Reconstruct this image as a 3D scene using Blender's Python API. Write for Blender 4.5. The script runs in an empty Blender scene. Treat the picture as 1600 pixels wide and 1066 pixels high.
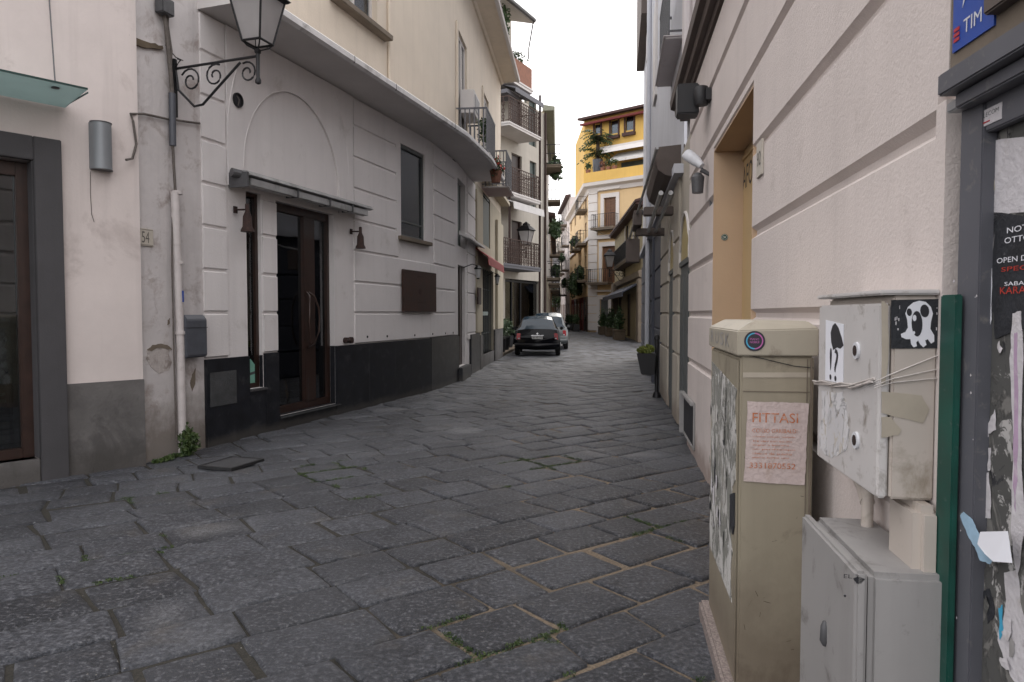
import bpy, bmesh, math, random
from mathutils import Matrix, Vector, noise
random.seed(7)
R = math.radians
S = bpy.context.scene
COL = S.collection
# ------------------------------------------------------------------ camera, world, sun
FPX = 1100.0; EYE = 1.5; PITCH = math.atan(43 / FPX)
cam_d = bpy.data.cameras.new('camera'); cam = bpy.data.objects.new('camera', cam_d); COL.objects.link(cam)
cam_d.sensor_width = 36; cam_d.lens = 36 * FPX / 1600; cam_d.clip_start = 0.05; cam_d.clip_end = 2000
cam.location = (0, 0, EYE); cam.rotation_euler = (math.pi / 2 - PITCH, 0, 0)
cam_d.dof.use_dof = True; cam_d.dof.focus_distance = 7.0; cam_d.dof.aperture_fstop = 16.0
S.camera = cam
W = bpy.data.worlds.new('World'); S.world = W; W.use_nodes = True
nt = W.node_tree; nt.nodes.clear()
SUN_EL, SUN_AZ = R(48), R(20)
sky = nt.nodes.new('ShaderNodeTexSky'); sky.sky_type = 'NISHITA'; sky.sun_disc = False
sky.sun_elevation = SUN_EL; sky.sun_rotation = SUN_AZ; sky.air_density = 1.0; sky.dust_density = 3.0; sky.ozone_density = 1.0
cl = nt.nodes.new('ShaderNodeTexNoise'); cl.inputs['Scale'].default_value = 1.6; cl.inputs['Detail'].default_value = 5
rp = nt.nodes.new('ShaderNodeValToRGB'); rp.color_ramp.elements[0].position = .3; rp.color_ramp.elements[0].color = (.62, .62, .62, 1)
rp.color_ramp.elements[1].position = .62; rp.color_ramp.elements[1].color = (.93, .93, .93, 1)
mx = nt.nodes.new('ShaderNodeMixRGB'); mx.inputs[2].default_value = (14.2, 13.8, 13.8, 1)   # thin bright cloud over most of the sky
bg = nt.nodes.new('ShaderNodeBackground'); bg.inputs['Strength'].default_value = .1
wo = nt.nodes.new('ShaderNodeOutputWorld'); tc = nt.nodes.new('ShaderNodeTexCoord')
nt.links.new(tc.outputs['Generated'], cl.inputs['Vector']); nt.links.new(cl.outputs['Fac'], rp.inputs['Fac'])
nt.links.new(rp.outputs['Color'], mx.inputs['Fac']); nt.links.new(sky.outputs['Color'], mx.inputs[1])
nt.links.new(mx.outputs['Color'], bg.inputs['Color']); nt.links.new(bg.outputs['Background'], wo.inputs['Surface'])
sd = bpy.data.lights.new('sun', 'SUN'); sd.energy = .6; sd.angle = R(25); sd.color = (1, .96, .9)
so = bpy.data.objects.new('sun', sd); COL.objects.link(so); so.location = (0, 0, 40)
so.rotation_euler = (math.pi / 2 - SUN_EL, 0, math.pi - SUN_AZ)
S.view_settings.view_transform = 'Standard'; S.view_settings.look = 'None'; S.view_settings.exposure = .86; S.view_settings.gamma = 1
S.cycles.max_bounces = 8; S.cycles.diffuse_bounces = 4; S.cycles.glossy_bounces = 3; S.cycles.transparent_max_bounces = 12
S.cycles.transmission_bounces = 4; S.cycles.caustics_reflective = False; S.cycles.caustics_refractive = False

# ------------------------------------------------------------------ geometry helpers
def ray(px, py):
    x = (px - 800) / FPX; y = (533 - py) / FPX
    return Vector((x, math.cos(PITCH) + y * math.sin(PITCH), -math.sin(PITCH) + y * math.cos(PITCH)))
def G(px, py, z=0):                       # ground point seen at a photograph pixel
    r = ray(px, py); t = (z - EYE) / r.z
    return Vector((r.x * t, r.y * t, z))
class Frame:                               # a vertical facade plane: u along it, d out of it, v up
    def __init__(s, o, U, N=None):
        s.o = Vector((o[0], o[1], 0)); s.U = Vector((U[0], U[1], 0)).normalized()
        s.N = Vector((s.U.y, -s.U.x, 0)) if N is None else Vector((N[0], N[1], 0)).normalized()
    def p(s, u, d, v): return s.o + s.U * u + s.N * d + Vector((0, 0, v))
    def px(s, x, y, d=0):
        r = ray(x, y); o = s.o + s.N * d; t = o.dot(s.N) / r.dot(s.N)
        P = r * t; q = P - o
        return q.dot(s.U), EYE + P.z
    def u(s, x, d=0): return s.px(x, 490, d)[0]
    def v(s, x, y, d=0): return s.px(x, y, d)[1]
    def flip(s): return Frame(s.o, -s.U, s.N)
    def side(s, u, d=0, toward=-1):        # frame facing along -U (toward the camera), its u runs from the street to the wall
        return Frame(s.p(u, d, 0), -s.N, s.U * toward)
    def rot(s): return math.atan2(s.U.y, s.U.x)
WORLD = Frame((0, 0), (1, 0), (0, 1))
class MB:
    def __init__(s, F=WORLD): s.F = F; s.V = []; s.P = []; s.M = []; s.m = 0
    def add(s, pts, faces, raw=False):
        n = len(s.V)
        for q in pts: s.V.append(Vector(q) if raw else s.F.p(*q))
        for f in faces: s.P.append([n + i for i in f]); s.M.append(s.m)
    def box(s, u0, u1, d0, d1, v0, v1, F=None):
        if F: s.F, F0 = F, s.F
        s.add([(u0, d0, v0), (u1, d0, v0), (u1, d1, v0), (u0, d1, v0), (u0, d0, v1), (u1, d0, v1), (u1, d1, v1), (u0, d1, v1)],
              [(0, 3, 2, 1), (4, 5, 6, 7), (0, 1, 5, 4), (1, 2, 6, 5), (2, 3, 7, 6), (3, 0, 4, 7)])
        if F: s.F = F0
        return s
    def quad(s, a, b, c, d, raw=False): s.add([a, b, c, d], [(0, 1, 2, 3)], raw)
    def prism(s, prof, u0, u1):            # prof = [(d,v)...] swept along u
        n = len(prof)
        s.add([(u0, d, v) for d, v in prof] + [(u1, d, v) for d, v in prof],
              [tuple(range(n))[::-1], tuple(range(n, 2 * n))] + [(i, (i + 1) % n, n + (i + 1) % n, n + i) for i in range(n)])
        return s
    def slab(s, prof, d0, d1):             # prof = [(u,v)...] extruded along d
        n = len(prof)
        s.add([(u, d0, v) for u, v in prof] + [(u, d1, v) for u, v in prof],
              [tuple(range(n))[::-1], tuple(range(n, 2 * n))] + [(i, (i + 1) % n, n + (i + 1) % n, n + i) for i in range(n)])
        return s
    def panel(s, u0, u1, v0, v1, h=.02, c=.015, d=0):
        s.add([(u0, d, v0), (u1, d, v0), (u1, d, v1), (u0, d, v1), (u0 + c, d + h, v0 + c), (u1 - c, d + h, v0 + c), (u1 - c, d + h, v1 - c), (u0 + c, d + h, v1 - c)],
              [(4, 5, 6, 7), (0, 1, 5, 4), (1, 2, 6, 5), (2, 3, 7, 6), (3, 0, 4, 7)])
        return s
    def tube(s, pts, r, seg=8, closed=False):
        P = [s.F.p(*q) for q in pts]; n = len(P); base = len(s.V)
        for i, q in enumerate(P):
            a = P[max(i - 1, 0)] if not closed else P[i - 1]; b = P[min(i + 1, n - 1)] if not closed else P[(i + 1) % n]
            t = (b - a).normalized(); up = Vector((0, 0, 1)) if abs(t.z) < .9 else Vector((1, 0, 0))
            x = t.cross(up).normalized(); y = t.cross(x).normalized()
            rr = r[i] if isinstance(r, (list, tuple)) else r
            for k in range(seg):
                w = 2 * math.pi * k / seg; s.V.append(q + x * rr * math.cos(w) + y * rr * math.sin(w))
        for i in range(n if closed else n - 1):
            j = (i + 1) % n
            for k in range(seg):
                l = (k + 1) % seg; s.P.append([base + i * seg + k, base + i * seg + l, base + j * seg + l, base + j * seg + k]); s.M.append(s.m)
        if not closed:
            s.P.append([base + k for k in range(seg)][::-1]); s.M.append(s.m)
            s.P.append([base + (n - 1) * seg + k for k in range(seg)]); s.M.append(s.m)
        return s
    def lathe(s, u, d, prof, seg=16, sx=1, sy=1, a0=0):      # prof = [(r,v)...]
        base = len(s.V); n = len(prof)
        for r, v in prof:
            for k in range(seg):
                w = a0 + 2 * math.pi * k / seg; s.V.append(s.F.p(u + r * sx * math.cos(w), d + r * sy * math.sin(w), v))
        for i in range(n - 1):
            for k in range(seg):
                l = (k + 1) % seg; s.P.append([base + i * seg + k, base + i * seg + l, base + (i + 1) * seg + l, base + (i + 1) * seg + k]); s.M.append(s.m)
        s.P.append([base + k for k in range(seg)][::-1]); s.M.append(s.m)
        s.P.append([base + (n - 1) * seg + k for k in range(seg)]); s.M.append(s.m)
        return s
    def disc(s, u, v, r, d0, d1, seg=20):
        s.slab([(u + r * math.cos(2 * math.pi * k / seg), v + r * math.sin(2 * math.pi * k / seg)) for k in range(seg)], d0, d1); return s
    def wall(s, u0, u1, v0, v1, ops=(), t=.2, d=0):          # a facade sheet with real openings and reveals
        us = sorted({u0, u1, *[a for o in ops for a in o[:2] if u0 < a < u1]}); vs = sorted({v0, v1, *[a for o in ops for a in o[2:4] if v0 < a < v1]})
        for i in range(len(us) - 1):
            for j in range(len(vs) - 1):
                cu = (us[i] + us[i + 1]) / 2; cv = (vs[j] + vs[j + 1]) / 2
                if any(o[0] < cu < o[1] and o[2] < cv < o[3] for o in ops): continue
                s.quad((us[i], d, vs[j]), (us[i + 1], d, vs[j]), (us[i + 1], d, vs[j + 1]), (us[i], d, vs[j + 1]))
        for a, b, c, e in ops:
            s.quad((a, d, c), (a, d - t, c), (a, d - t, e), (a, d, e)); s.quad((b, d, c), (b, d - t, c), (b, d - t, e), (b, d, e))
            s.quad((a, d, e), (b, d, e), (b, d - t, e), (a, d - t, e)); s.quad((a, d, c), (b, d, c), (b, d - t, c), (a, d - t, c))
        return s
    def shell(s, u0, u1, v1, depth, d=0, v0=-.05):           # back, ends, roof and floor of the building behind a facade
        s.quad((u0, d - depth, v0), (u1, d - depth, v0), (u1, d - depth, v1), (u0, d - depth, v1))
        s.quad((u0, d, v0), (u0, d - depth, v0), (u0, d - depth, v1), (u0, d, v1)); s.quad((u1, d, v0), (u1, d - depth, v0), (u1, d - depth, v1), (u1, d, v1))
        s.quad((u0, d, v1), (u1, d, v1), (u1, d - depth, v1), (u0, d - depth, v1))
        return s
    def leaves(s, c, rad, n, size, up=.3, shape='ball'):
        for _ in range(n):
            while True:
                q = Vector((random.uniform(-1, 1), random.uniform(-1, 1), random.uniform(-1, 1)))
                if q.length < 1: break
            f = .75 + .5 * noise.noise(q * 1.7 + Vector(c))
            P = s.F.p(c[0] + q.x * rad[0] * f, c[1] + q.y * rad[1] * f, c[2] + q.z * rad[2] * f)
            a = Vector((random.gauss(0, 1), random.gauss(0, 1), random.gauss(0, 1) + up)).normalized(); b = a.cross(Vector((random.gauss(0, 1), random.gauss(0, 1), random.gauss(0, 1)))).normalized()
            z = size * random.uniform(.6, 1.3); cc = a.cross(b) * z * .12
            s.add([P - a * z * .5, P + b * z * .28 + cc, P + a * z * .5, P - b * z * .28 + cc], [(0, 1, 2, 3)], raw=True)
        return s
ROOT = {}
def tag(o, label=None, cat=None, group=None, kind=None):
    if label: o['label'] = label
    if cat: o['category'] = cat
    if group: o['group'] = group
    if kind: o['kind'] = kind
    return o
def thing(name, label, cat, F=WORLD, at=(0, 0, 0), group=None):
    o = bpy.data.objects.new(name, None); COL.objects.link(o); o.empty_display_size = .2
    o.location = F.p(*at); o.rotation_euler = (0, 0, F.rot())
    ROOT[o] = Matrix.Translation(o.location) @ Matrix.Rotation(F.rot(), 4, 'Z')
    return tag(o, label, cat, group)
SPLIT = {'collar', 'slate_dado', 'arm', 'window_shutter', 'stone_pier', 'post', 'rail', 'support_cable', 'interior_shelf', 'bracket_', 'stand_off', 'upper_pilaster', 'board_', 'shutter_'}
def islands(mb):
    par = list(range(len(mb.V)))
    def fd(x):
        while par[x] != x: par[x] = par[par[x]]; x = par[x]
        return x
    for f in mb.P:
        for v in f[1:]: par[fd(v)] = fd(f[0])
    out = {}
    for f, m in zip(mb.P, mb.M):
        k = fd(f[0]); o = out.setdefault(k, (MB(mb.F), {})); mp = o[1]
        for v in f:
            if v not in mp: mp[v] = len(o[0].V); o[0].V.append(mb.V[v])
        o[0].P.append([mp[v] for v in f]); o[0].M.append(m)
    return [o[0] for o in out.values()]
def obj(name, mb, mats, parent=None, **kw):
    if name in SPLIT and parent:
        r_ = [obj1(name, x, mats, parent, **kw) for x in islands(mb)]; return r_[0]
    return obj1(name, mb, mats, parent, **kw)
def obj1(name, mb, mats, parent=None, smooth=False, bevel=0, F=WORLD, at=None, label=None, cat=None, group=None, kind=None, seg=2, recalc=True):
    if not isinstance(mats, (list, tuple)): mats = [mats]
    if parent: root = ROOT[parent]
    elif at is not None: root = Matrix.Translation(F.p(*at)) @ Matrix.Rotation(F.rot(), 4, 'Z')
    else: root = Matrix()
    inv = root.inverted()
    me = bpy.data.meshes.new(name); me.from_pydata([inv @ v for v in mb.V], [], mb.P); me.polygons.foreach_set('material_index', mb.M)
    for m in mats: me.materials.append(m)
    o = bpy.data.objects.new(name, me); COL.objects.link(o)
    if recalc or bevel:
        bm = bmesh.new(); bm.from_mesh(me)
        if bevel: bmesh.ops.remove_doubles(bm, verts=bm.verts, dist=1e-5)
        bmesh.ops.recalc_face_normals(bm, faces=bm.faces)
        if bevel: bmesh.ops.bevel(bm, geom=[e for e in bm.edges if len(e.link_faces) == 2 and e.calc_face_angle(0) > .5], offset=bevel, segments=seg, affect='EDGES', clamp_overlap=True)
        bm.to_mesh(me); bm.free()
    if smooth:
        me.polygons.foreach_set('use_smooth', [True] * len(me.polygons))
        if smooth != 'all': me.set_sharp_from_angle(angle=R(38))
    if parent: o.parent = parent; ROOT[o] = root
    else: o.location = root.translation; o.rotation_euler = root.to_euler(); ROOT[o] = root
    return tag(o, label, cat, group, kind)
def copy_tree(o, loc=None, rz=None, label=None, parent=None, scale=None):
    c = o.copy(); COL.objects.link(c)
    if parent: c.parent = parent
    if loc is not None: c.location = loc
    if rz is not None: c.rotation_euler = (0, 0, rz)
    if scale: c.scale = (scale,) * 3
    if label: c['label'] = label
    for ch in [x for x in bpy.data.objects if x.parent == o]: copy_tree(ch, parent=c)
    return c
def text(mb, F, s, u, v, w, h, d=.0015, slant=0, extrude=None):
    cu = bpy.data.curves.new('lettering', 'FONT'); cu.body = s; cu.resolution_u = 3
    ob = bpy.data.objects.new('lettering', cu); COL.objects.link(ob)
    dg = bpy.context.evaluated_depsgraph_get(); me = bpy.data.meshes.new_from_object(ob.evaluated_get(dg))
    P = [q.co.copy() for q in me.vertices]; fs = [list(f.vertices) for f in me.polygons]
    bpy.data.objects.remove(ob); bpy.data.curves.remove(cu); bpy.data.meshes.remove(me)
    if not P: return
    x0 = min(q.x for q in P); x1 = max(q.x for q in P); y0 = min(q.y for q in P); y1 = max(q.y for q in P)
    F0 = mb.F; mb.F = F
    mb.add([(u + (q.x - x0) / (x1 - x0) * w, d, v + (q.y - y0) / (y1 - y0) * h + slant * (q.x - x0) / (x1 - x0)) for q in P], fs); mb.F = F0

# ------------------------------------------------------------------ materials
def newmat(name):
    m = bpy.data.materials.new(name); m.use_nodes = True; n = m.node_tree; n.nodes.clear()
    o = n.nodes.new('ShaderNodeOutputMaterial'); b = n.nodes.new('ShaderNodeBsdfPrincipled'); n.links.new(b.outputs[0], o.inputs[0])
    return m, n, b, o
def N(n, t, **kw):
    x = n.nodes.new(t)
    for k, v in kw.items():
        if k in x.inputs: x.inputs[k].default_value = v
        else: setattr(x, k, v)
    return x
def ramp(n, src, p0, c0, p1, c1):
    r = n.nodes.new('ShaderNodeValToRGB'); e = r.color_ramp.elements
    e[0].position = p0; e[0].color = (*c0, 1) if len(c0) == 3 else c0; e[1].position = p1; e[1].color = (*c1, 1) if len(c1) == 3 else c1
    n.links.new(src, r.inputs[0]); return r.outputs[0]
def mapped(n, scale=(1, 1, 1), coord='Object'):
    t = n.nodes.new('ShaderNodeTexCoord'); mp = n.nodes.new('ShaderNodeMapping'); mp.inputs['Scale'].default_value = scale
    n.links.new(t.outputs[coord], mp.inputs['Vector']); return mp.outputs[0]
def mixc(n, fac, a, b, mode='MIX'):
    m = n.nodes.new('ShaderNodeMixRGB'); m.blend_type = mode
    for i, s in ((0, fac), (1, a), (2, b)):
        if hasattr(s, 'is_output'): n.links.new(s, m.inputs[i])
        elif i == 0: m.inputs[0].default_value = s
        else: m.inputs[i].default_value = (*s, 1)
    return m.outputs[0]
G1 = (1, 1, 1); G0 = (0, 0, 0)
def M(name, col, rough=.6, metal=0, var=.12, scale=6, bump=.0, bscale=60, spec=.5, dirt=None, dirt_amt=.5, dirt_scale=3, streak=0, coat=0, grime=None):
    """col with soft tonal variation, optional worn/dirty patches, optional vertical runs, optional wear near the ground"""
    m, n, b, o = newmat(name); vec = mapped(n)
    ns = N(n, 'ShaderNodeTexNoise', Scale=scale, Detail=6.0, Roughness=.6); n.links.new(vec, ns.inputs['Vector'])
    c = mixc(n, ramp(n, ns.outputs[0], .3, G0, .7, G1), [x * (1 - var) for x in col], [min(1, x * (1 + var)) for x in col])
    if dirt:
        nd = N(n, 'ShaderNodeTexNoise', Scale=dirt_scale, Detail=9.0, Roughness=.68, Distortion=.4); n.links.new(vec, nd.inputs['Vector'])
        lo = .62 - .25 * dirt_amt
        c = mixc(n, ramp(n, nd.outputs[0], lo, G0, lo + .13, (.85, .85, .85)), c, dirt)
    if streak:
        ns2 = N(n, 'ShaderNodeTexNoise', Scale=1.0, Detail=5.0, Roughness=.6); n.links.new(mapped(n, (7, 7, .35)), ns2.inputs['Vector'])
        c = mixc(n, ramp(n, ns2.outputs[0], .5, G0, .8, (streak,) * 3), c, [x * .5 for x in col])
    if grime:                                  # (height, colour, strength) splash wear above the ground, ragged top
        hgt, gc, gs = grime
        sp = N(n, 'ShaderNodeSeparateXYZ'); n.links.new(mapped(n), sp.inputs[0])
        ng = N(n, 'ShaderNodeTexNoise', Scale=2.2, Detail=9.0, Roughness=.7); n.links.new(vec, ng.inputs['Vector'])
        ma = N(n, 'ShaderNodeMath', operation='MULTIPLY_ADD'); n.links.new(ng.outputs[0], ma.inputs[0]); ma.inputs[1].default_value = -hgt * 2.2
        n.links.new(sp.outputs[2], ma.inputs[2])
        mr = N(n, 'ShaderNodeMapRange'); mr.inputs[1].default_value = hgt * .15; mr.inputs[2].default_value = -hgt * .7; mr.inputs[3].default_value = 0; mr.inputs[4].default_value = gs; n.links.new(ma.outputs[0], mr.inputs[0]); c = mixc(n, mr.outputs[0], c, gc)
    n.links.new(c, b.inputs['Base Color']); b.inputs['Metallic'].default_value = metal
    b.inputs['Specular IOR Level'].default_value = spec; b.inputs['Coat Weight'].default_value = coat
    rr = N(n, 'ShaderNodeMapRange'); rr.inputs[3].default_value = max(.03, rough - .1); rr.inputs[4].default_value = min(1, rough + .12)
    n.links.new(ns.outputs[0], rr.inputs[0]); n.links.new(rr.outputs[0], b.inputs['Roughness'])
    if bump:
        nb = N(n, 'ShaderNodeTexNoise', Scale=bscale, Detail=5.0, Roughness=.6); n.links.new(vec, nb.inputs['Vector'])
        bp = N(n, 'ShaderNodeBump', Strength=min(1, bump), Distance=.012); n.links.new(nb.outputs[0], bp.inputs['Height']); n.links.new(bp.outputs[0], b.inputs['Normal'])
    return m
def glass(name, tint=(.75, .8, .8), rough=.02, refl=1.0):
    m, n, b, o = newmat(name); n.nodes.remove(b)
    tr = N(n, 'ShaderNodeBsdfTransparent'); tr.inputs[0].default_value = (*tint, 1)
    gl = N(n, 'ShaderNodeBsdfGlossy'); gl.inputs['Roughness'].default_value = rough; gl.inputs[0].default_value = (.95, .97, 1, 1)
    fr = N(n, 'ShaderNodeFresnel'); fr.inputs[0].default_value = 1.65
    ns = N(n, 'ShaderNodeTexNoise', Scale=1.3, Detail=2.0); n.links.new(mapped(n), ns.inputs['Vector'])
    bp = N(n, 'ShaderNodeBump', Strength=.05, Distance=.05); n.links.new(ns.outputs[0], bp.inputs['Height']); n.links.new(bp.outputs[0], gl.inputs['Normal'])
    ml = N(n, 'ShaderNodeMath', operation='MULTIPLY'); ml.inputs[1].default_value = refl; n.links.new(fr.outputs[0], ml.inputs[0]); ml.use_clamp = True
    mxx = N(n, 'ShaderNodeMixShader'); n.links.new(ml.outputs[0], mxx.inputs[0]); n.links.new(tr.outputs[0], mxx.inputs[1]); n.links.new(gl.outputs[0], mxx.inputs[2])
    n.links.new(mxx.outputs[0], o.inputs[0]); return m
def leafmat(name, a, b2):
    m, n, b, o = newmat(name)
    g = N(n, 'ShaderNodeTexNoise', Scale=14.0, Detail=3.0); n.links.new(mapped(n), g.inputs['Vector'])
    n.links.new(mixc(n, ramp(n, g.outputs[0], .35, G0, .65, G1), a, b2), b.inputs['Base Color']); b.inputs['Roughness'].default_value = .55
    b.inputs['Subsurface Weight'].default_value = 0
    return m
m_pink = M('plaster_pale_pink', (.62, .555, .53), .85, var=.07, scale=1.5, bump=.25, bscale=35, streak=.3, dirt=(.42, .36, .34), dirt_amt=.2, dirt_scale=1.2)
m_white = M('plaster_white', (.70, .67, .665), .85, var=.05, scale=1.2, bump=.25, bscale=40, streak=.16, dirt=(.55, .52, .50), dirt_amt=.12, dirt_scale=2)
m_old = M('plaster_worn', (.56, .53, .525), .9, var=.09, scale=2, bump=.6, bscale=18, streak=.3, dirt=(.33, .28, .26), dirt_amt=.38, dirt_scale=3.2, grime=(.62, (.17, .145, .125), .85))
m_cream = M('plaster_cream', (.66, .58, .48), .85, var=.06, scale=1.2, bump=.2, bscale=30, streak=.2)
m_lilac = M('plaster_beige_grey', (.50, .45, .425), .85, var=.05, scale=1.2, bump=.2, bscale=30, streak=.1)
m_right = M('plaster_rosy_white', (.62, .555, .525), .85, var=.06, scale=1.5, bump=.3, bscale=85, streak=.15, dirt=(.5, .44, .41), dirt_amt=.1, dirt_scale=4, grime=(.25, (.3, .23, .2), .8))
m_rightup = M('plaster_upper_white', (.62, .58, .58), .85, var=.06, scale=1.2, bump=.2, streak=.15)
m_greenpale = M('pale_green_cornice', (.27, .28, .22), .8, var=.15)
m_barepl = M('bare_plaster', (.46, .42, .40), .9, var=.15, scale=14, bump=.8, bscale=40, dirt=(.24, .2, .18), dirt_amt=.5, dirt_scale=9)
m_cement = M('cement_dado', (.125, .118, .115), .85, var=.25, scale=2.5, bump=.5, bscale=40, dirt=(.07, .066, .064), dirt_amt=.6, dirt_scale=2, grime=(.2, (.05, .045, .04), .6))
m_surround = M('grey_stone_surround', (.055, .053, .057), .7, var=.12, scale=5, bump=.2, bscale=80, streak=.2)
m_slate = M('dark_slate', (.012, .013, .017), .42, spec=.35, var=.4, scale=5, bump=.15, bscale=50, dirt=(.04, .04, .044), dirt_amt=.3, dirt_scale=4, grime=(.1, (.07, .065, .06), .7))
m_slatepatch = M('grey_patch', (.05, .052, .055), .7, var=.3, scale=8, bump=.4)
m_wood = M('brown_wood', (.026, .011, .007), .45, var=.35, scale=9, streak=.5, bump=.1, coat=.2)
m_wood_dark = M('dark_wood', (.022, .009, .006), .5, var=.3, scale=9, streak=.4)
m_black = M('black_iron', (.012, .012, .014), .5, metal=.3, var=.3, scale=20, bump=.2)
m_iron = M('grey_iron', (.09, .09, .095), .5, metal=.3, var=.2, scale=20)
m_ornate = M('brown_ornate_iron', (.055, .03, .022), .7, var=.3, scale=10)
m_ledge = M('ledge_edge_white', (.62, .61, .61), .5, var=.12, scale=5, dirt=(.3, .29, .28), dirt_amt=.25)
m_rust = M('rusty_iron', (.03, .014, .011), .8, var=.5, scale=25, bump=.6, bscale=80)
m_rustplate = M('corten_plate', (.035, .014, .009), .7, var=.35, scale=6, bump=.3)
m_zinc = M('zinc_gutter', (.40, .40, .40), .4, metal=.5, var=.2, scale=4, dirt=(.2, .2, .19), dirt_amt=.3)
m_soffit = M('soffit_grey', (.60, .575, .56), .9, var=.06, scale=2, bump=.1)
m_greybox = M('grey_box_paint', (.07, .075, .09), .5, var=.15, scale=8)
m_lampbody = M('lamp_grey_metal', (.22, .235, .25), .45, metal=.3, var=.06, scale=4)
m_pipe = M('pipe_white', (.52, .48, .47), .55, var=.1, scale=6, dirt=(.33, .29, .27), dirt_amt=.3, dirt_scale=5)
m_cable = M('cable_dirty', (.11, .095, .085), .8, var=.3, scale=30)
m_darkcable = M('cable_black', (.02, .02, .022), .6, var=.3, scale=30)
m_glass = glass('window_glass', (.6, .66, .66))
m_glassdark = glass('shop_glass', (.35, .4, .4), refl=1.3)
m_glassblue = glass('frosted_blue_glass', (.28, .36, .42), .15, 1.2)
m_canopyg = M('frosted_green_glass', (.28, .42, .42), .25, var=.08, scale=3, dirt=(.2, .26, .25), dirt_amt=.35)
def translucent(name, col):
    m, n, b, o = newmat(name); t = N(n, 'ShaderNodeBsdfTranslucent'); t.inputs[0].default_value = (*col, 1); b.inputs['Roughness'].default_value = .3
    ns = N(n, 'ShaderNodeTexNoise', Scale=3.0, Detail=6.0); n.links.new(mapped(n), ns.inputs['Vector']); n.links.new(mixc(n, ramp(n, ns.outputs[0], .4, G0, .7, G1), col, [x * .75 for x in col]), b.inputs['Base Color'])
    mm = N(n, 'ShaderNodeMixShader'); mm.inputs[0].default_value = .6; n.links.new(b.outputs[0], mm.inputs[1]); n.links.new(t.outputs[0], mm.inputs[2]); n.links.new(mm.outputs[0], o.inputs[0]); return m
m_canopyg = translucent('frosted_green_glass_sheet', (.50, .60, .59))
m_lantglass = translucent('milky_lantern_pane', (.62, .60, .60))
m_canopyedge = M('glass_edge', (.02, .05, .045), .2)
m_room = M('interior_dark', (.04, .038, .036), .9, var=.3, scale=2)
m_curtain = M('curtain_grey', (.32, .34, .31), .9, var=.15, scale=3, streak=.5)
m_frostpane = M('milky_lantern_glass', (.5, .5, .5), .3, var=.12, scale=6)
LANT = 1
m_tile = M('number_tile', (.5, .46, .4), .4, var=.08, scale=30)
m_ink = M('dark_ink', (.02, .02, .025), .6)
m_inkfade = M('faded_ink', (.12, .11, .1), .7)
m_paper = M('pasted_paper', (.55, .53, .55), .85, var=.06, scale=20, bump=.5, bscale=50, dirt=(.38, .35, .33), dirt_amt=.3, dirt_scale=9)
m_paperpink = M('pink_paper', (.52, .43, .41), .85, var=.05, scale=20, bump=.6, bscale=45, dirt=(.42, .33, .29), dirt_amt=.3, dirt_scale=8)
m_orange = M('orange_print', (.50, .17, .07), .8, var=.25, scale=60, dirt=(.5, .38, .33), dirt_amt=.55, dirt_scale=60)
m_beige = M('cabinet_beige', (.29, .255, .19), .5, var=.08, scale=3, bump=.05, streak=.3, dirt=(.14, .115, .085), dirt_amt=.22, dirt_scale=4, grime=(.45, (.12, .09, .065), .6))
m_beigecap = M('cabinet_cap_beige', (.36, .325, .26), .5, var=.08, scale=4, dirt=(.2, .17, .13), dirt_amt=.25, dirt_scale=9)
m_meter = M('meter_box_grey_white', (.54, .52, .51), .5, var=.06, scale=5, dirt=(.2, .17, .14), dirt_amt=.3, dirt_scale=10)
m_meterside = M('meter_box_warm_grey', (.48, .43, .385), .55, var=.06, scale=4, dirt=(.25, .21, .16), dirt_amt=.22, dirt_scale=5)
m_lowbox = M('box_grey_enamel', (.31, .30, .295), .45, var=.07, scale=3, streak=.3, dirt=(.12, .11, .1), dirt_amt=.22, dirt_scale=7)
m_green = M('green_board', (.003, .055, .04), .5, var=.3, scale=10, dirt=(.1, .13, .12), dirt_amt=.08, dirt_scale=30)
m_greymetal = M('grey_painted_metal', (.095, .097, .112), .5, var=.1, scale=5, dirt=(.2, .19, .18), dirt_amt=.12, dirt_scale=18)
m_alu = M('aluminium_strip', (.4, .41, .43), .35, metal=.6, var=.1)
m_blue = M('sign_blue', (.012, .06, .33), .4, var=.1, scale=4)
m_signwhite = M('sign_white', (.62, .63, .66), .5)
m_red = M('sign_red', (.4, .02, .03), .5)
m_redtext = M('poster_red', (.42, .04, .025), .8, var=.2, scale=60)
m_posterblack = M('poster_black', (.018, .02, .025), .7, var=.4, scale=12, bump=.4, dirt=(.3, .3, .31), dirt_amt=.12, dirt_scale=9)
m_board = M('notice_board_grey', (.085, .085, .08), .7, var=.3, scale=8, bump=.3, dirt=(.24, .23, .22), dirt_amt=.4, dirt_scale=14)
m_mauve = M('torn_mauve_paper', (.42, .3, .42), .85, var=.15, scale=20, dirt=(.55, .5, .52), dirt_amt=.5, dirt_scale=12)
m_bluepaper = M('torn_blue_paper', (.3, .45, .58), .85, var=.15, scale=20)
m_whitepaper = M('clean_white_paper', (.74, .75, .8), .8, var=.03)
m_orangewall = M('apricot_reveal', (.50, .36, .24), .8, var=.05, scale=2, bump=.1, bscale=60)
m_apridoor = M('apricot_door', (.50, .36, .19), .7, var=.06, scale=3)
m_cornice = M('brown_stone_cornice', (.10, .078, .068), .7, var=.15, scale=4, streak=.25)
m_yellowpil = M('pilaster_pale_yellow', (.42, .38, .32), .85, var=.08, scale=3, streak=.2, grime=(.3, (.2, .16, .13), .7))
m_doorgreen = M('grey_green_door', (.09, .10, .10), .5, var=.1, scale=4, streak=.3)
m_arched = M('yellow_fanlight', (.40, .31, .10), .3, var=.15, scale=6)
m_navy = M('slate_blue_render', (.065, .07, .09), .7, var=.12, scale=2, bump=.2, bscale=30)
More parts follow.
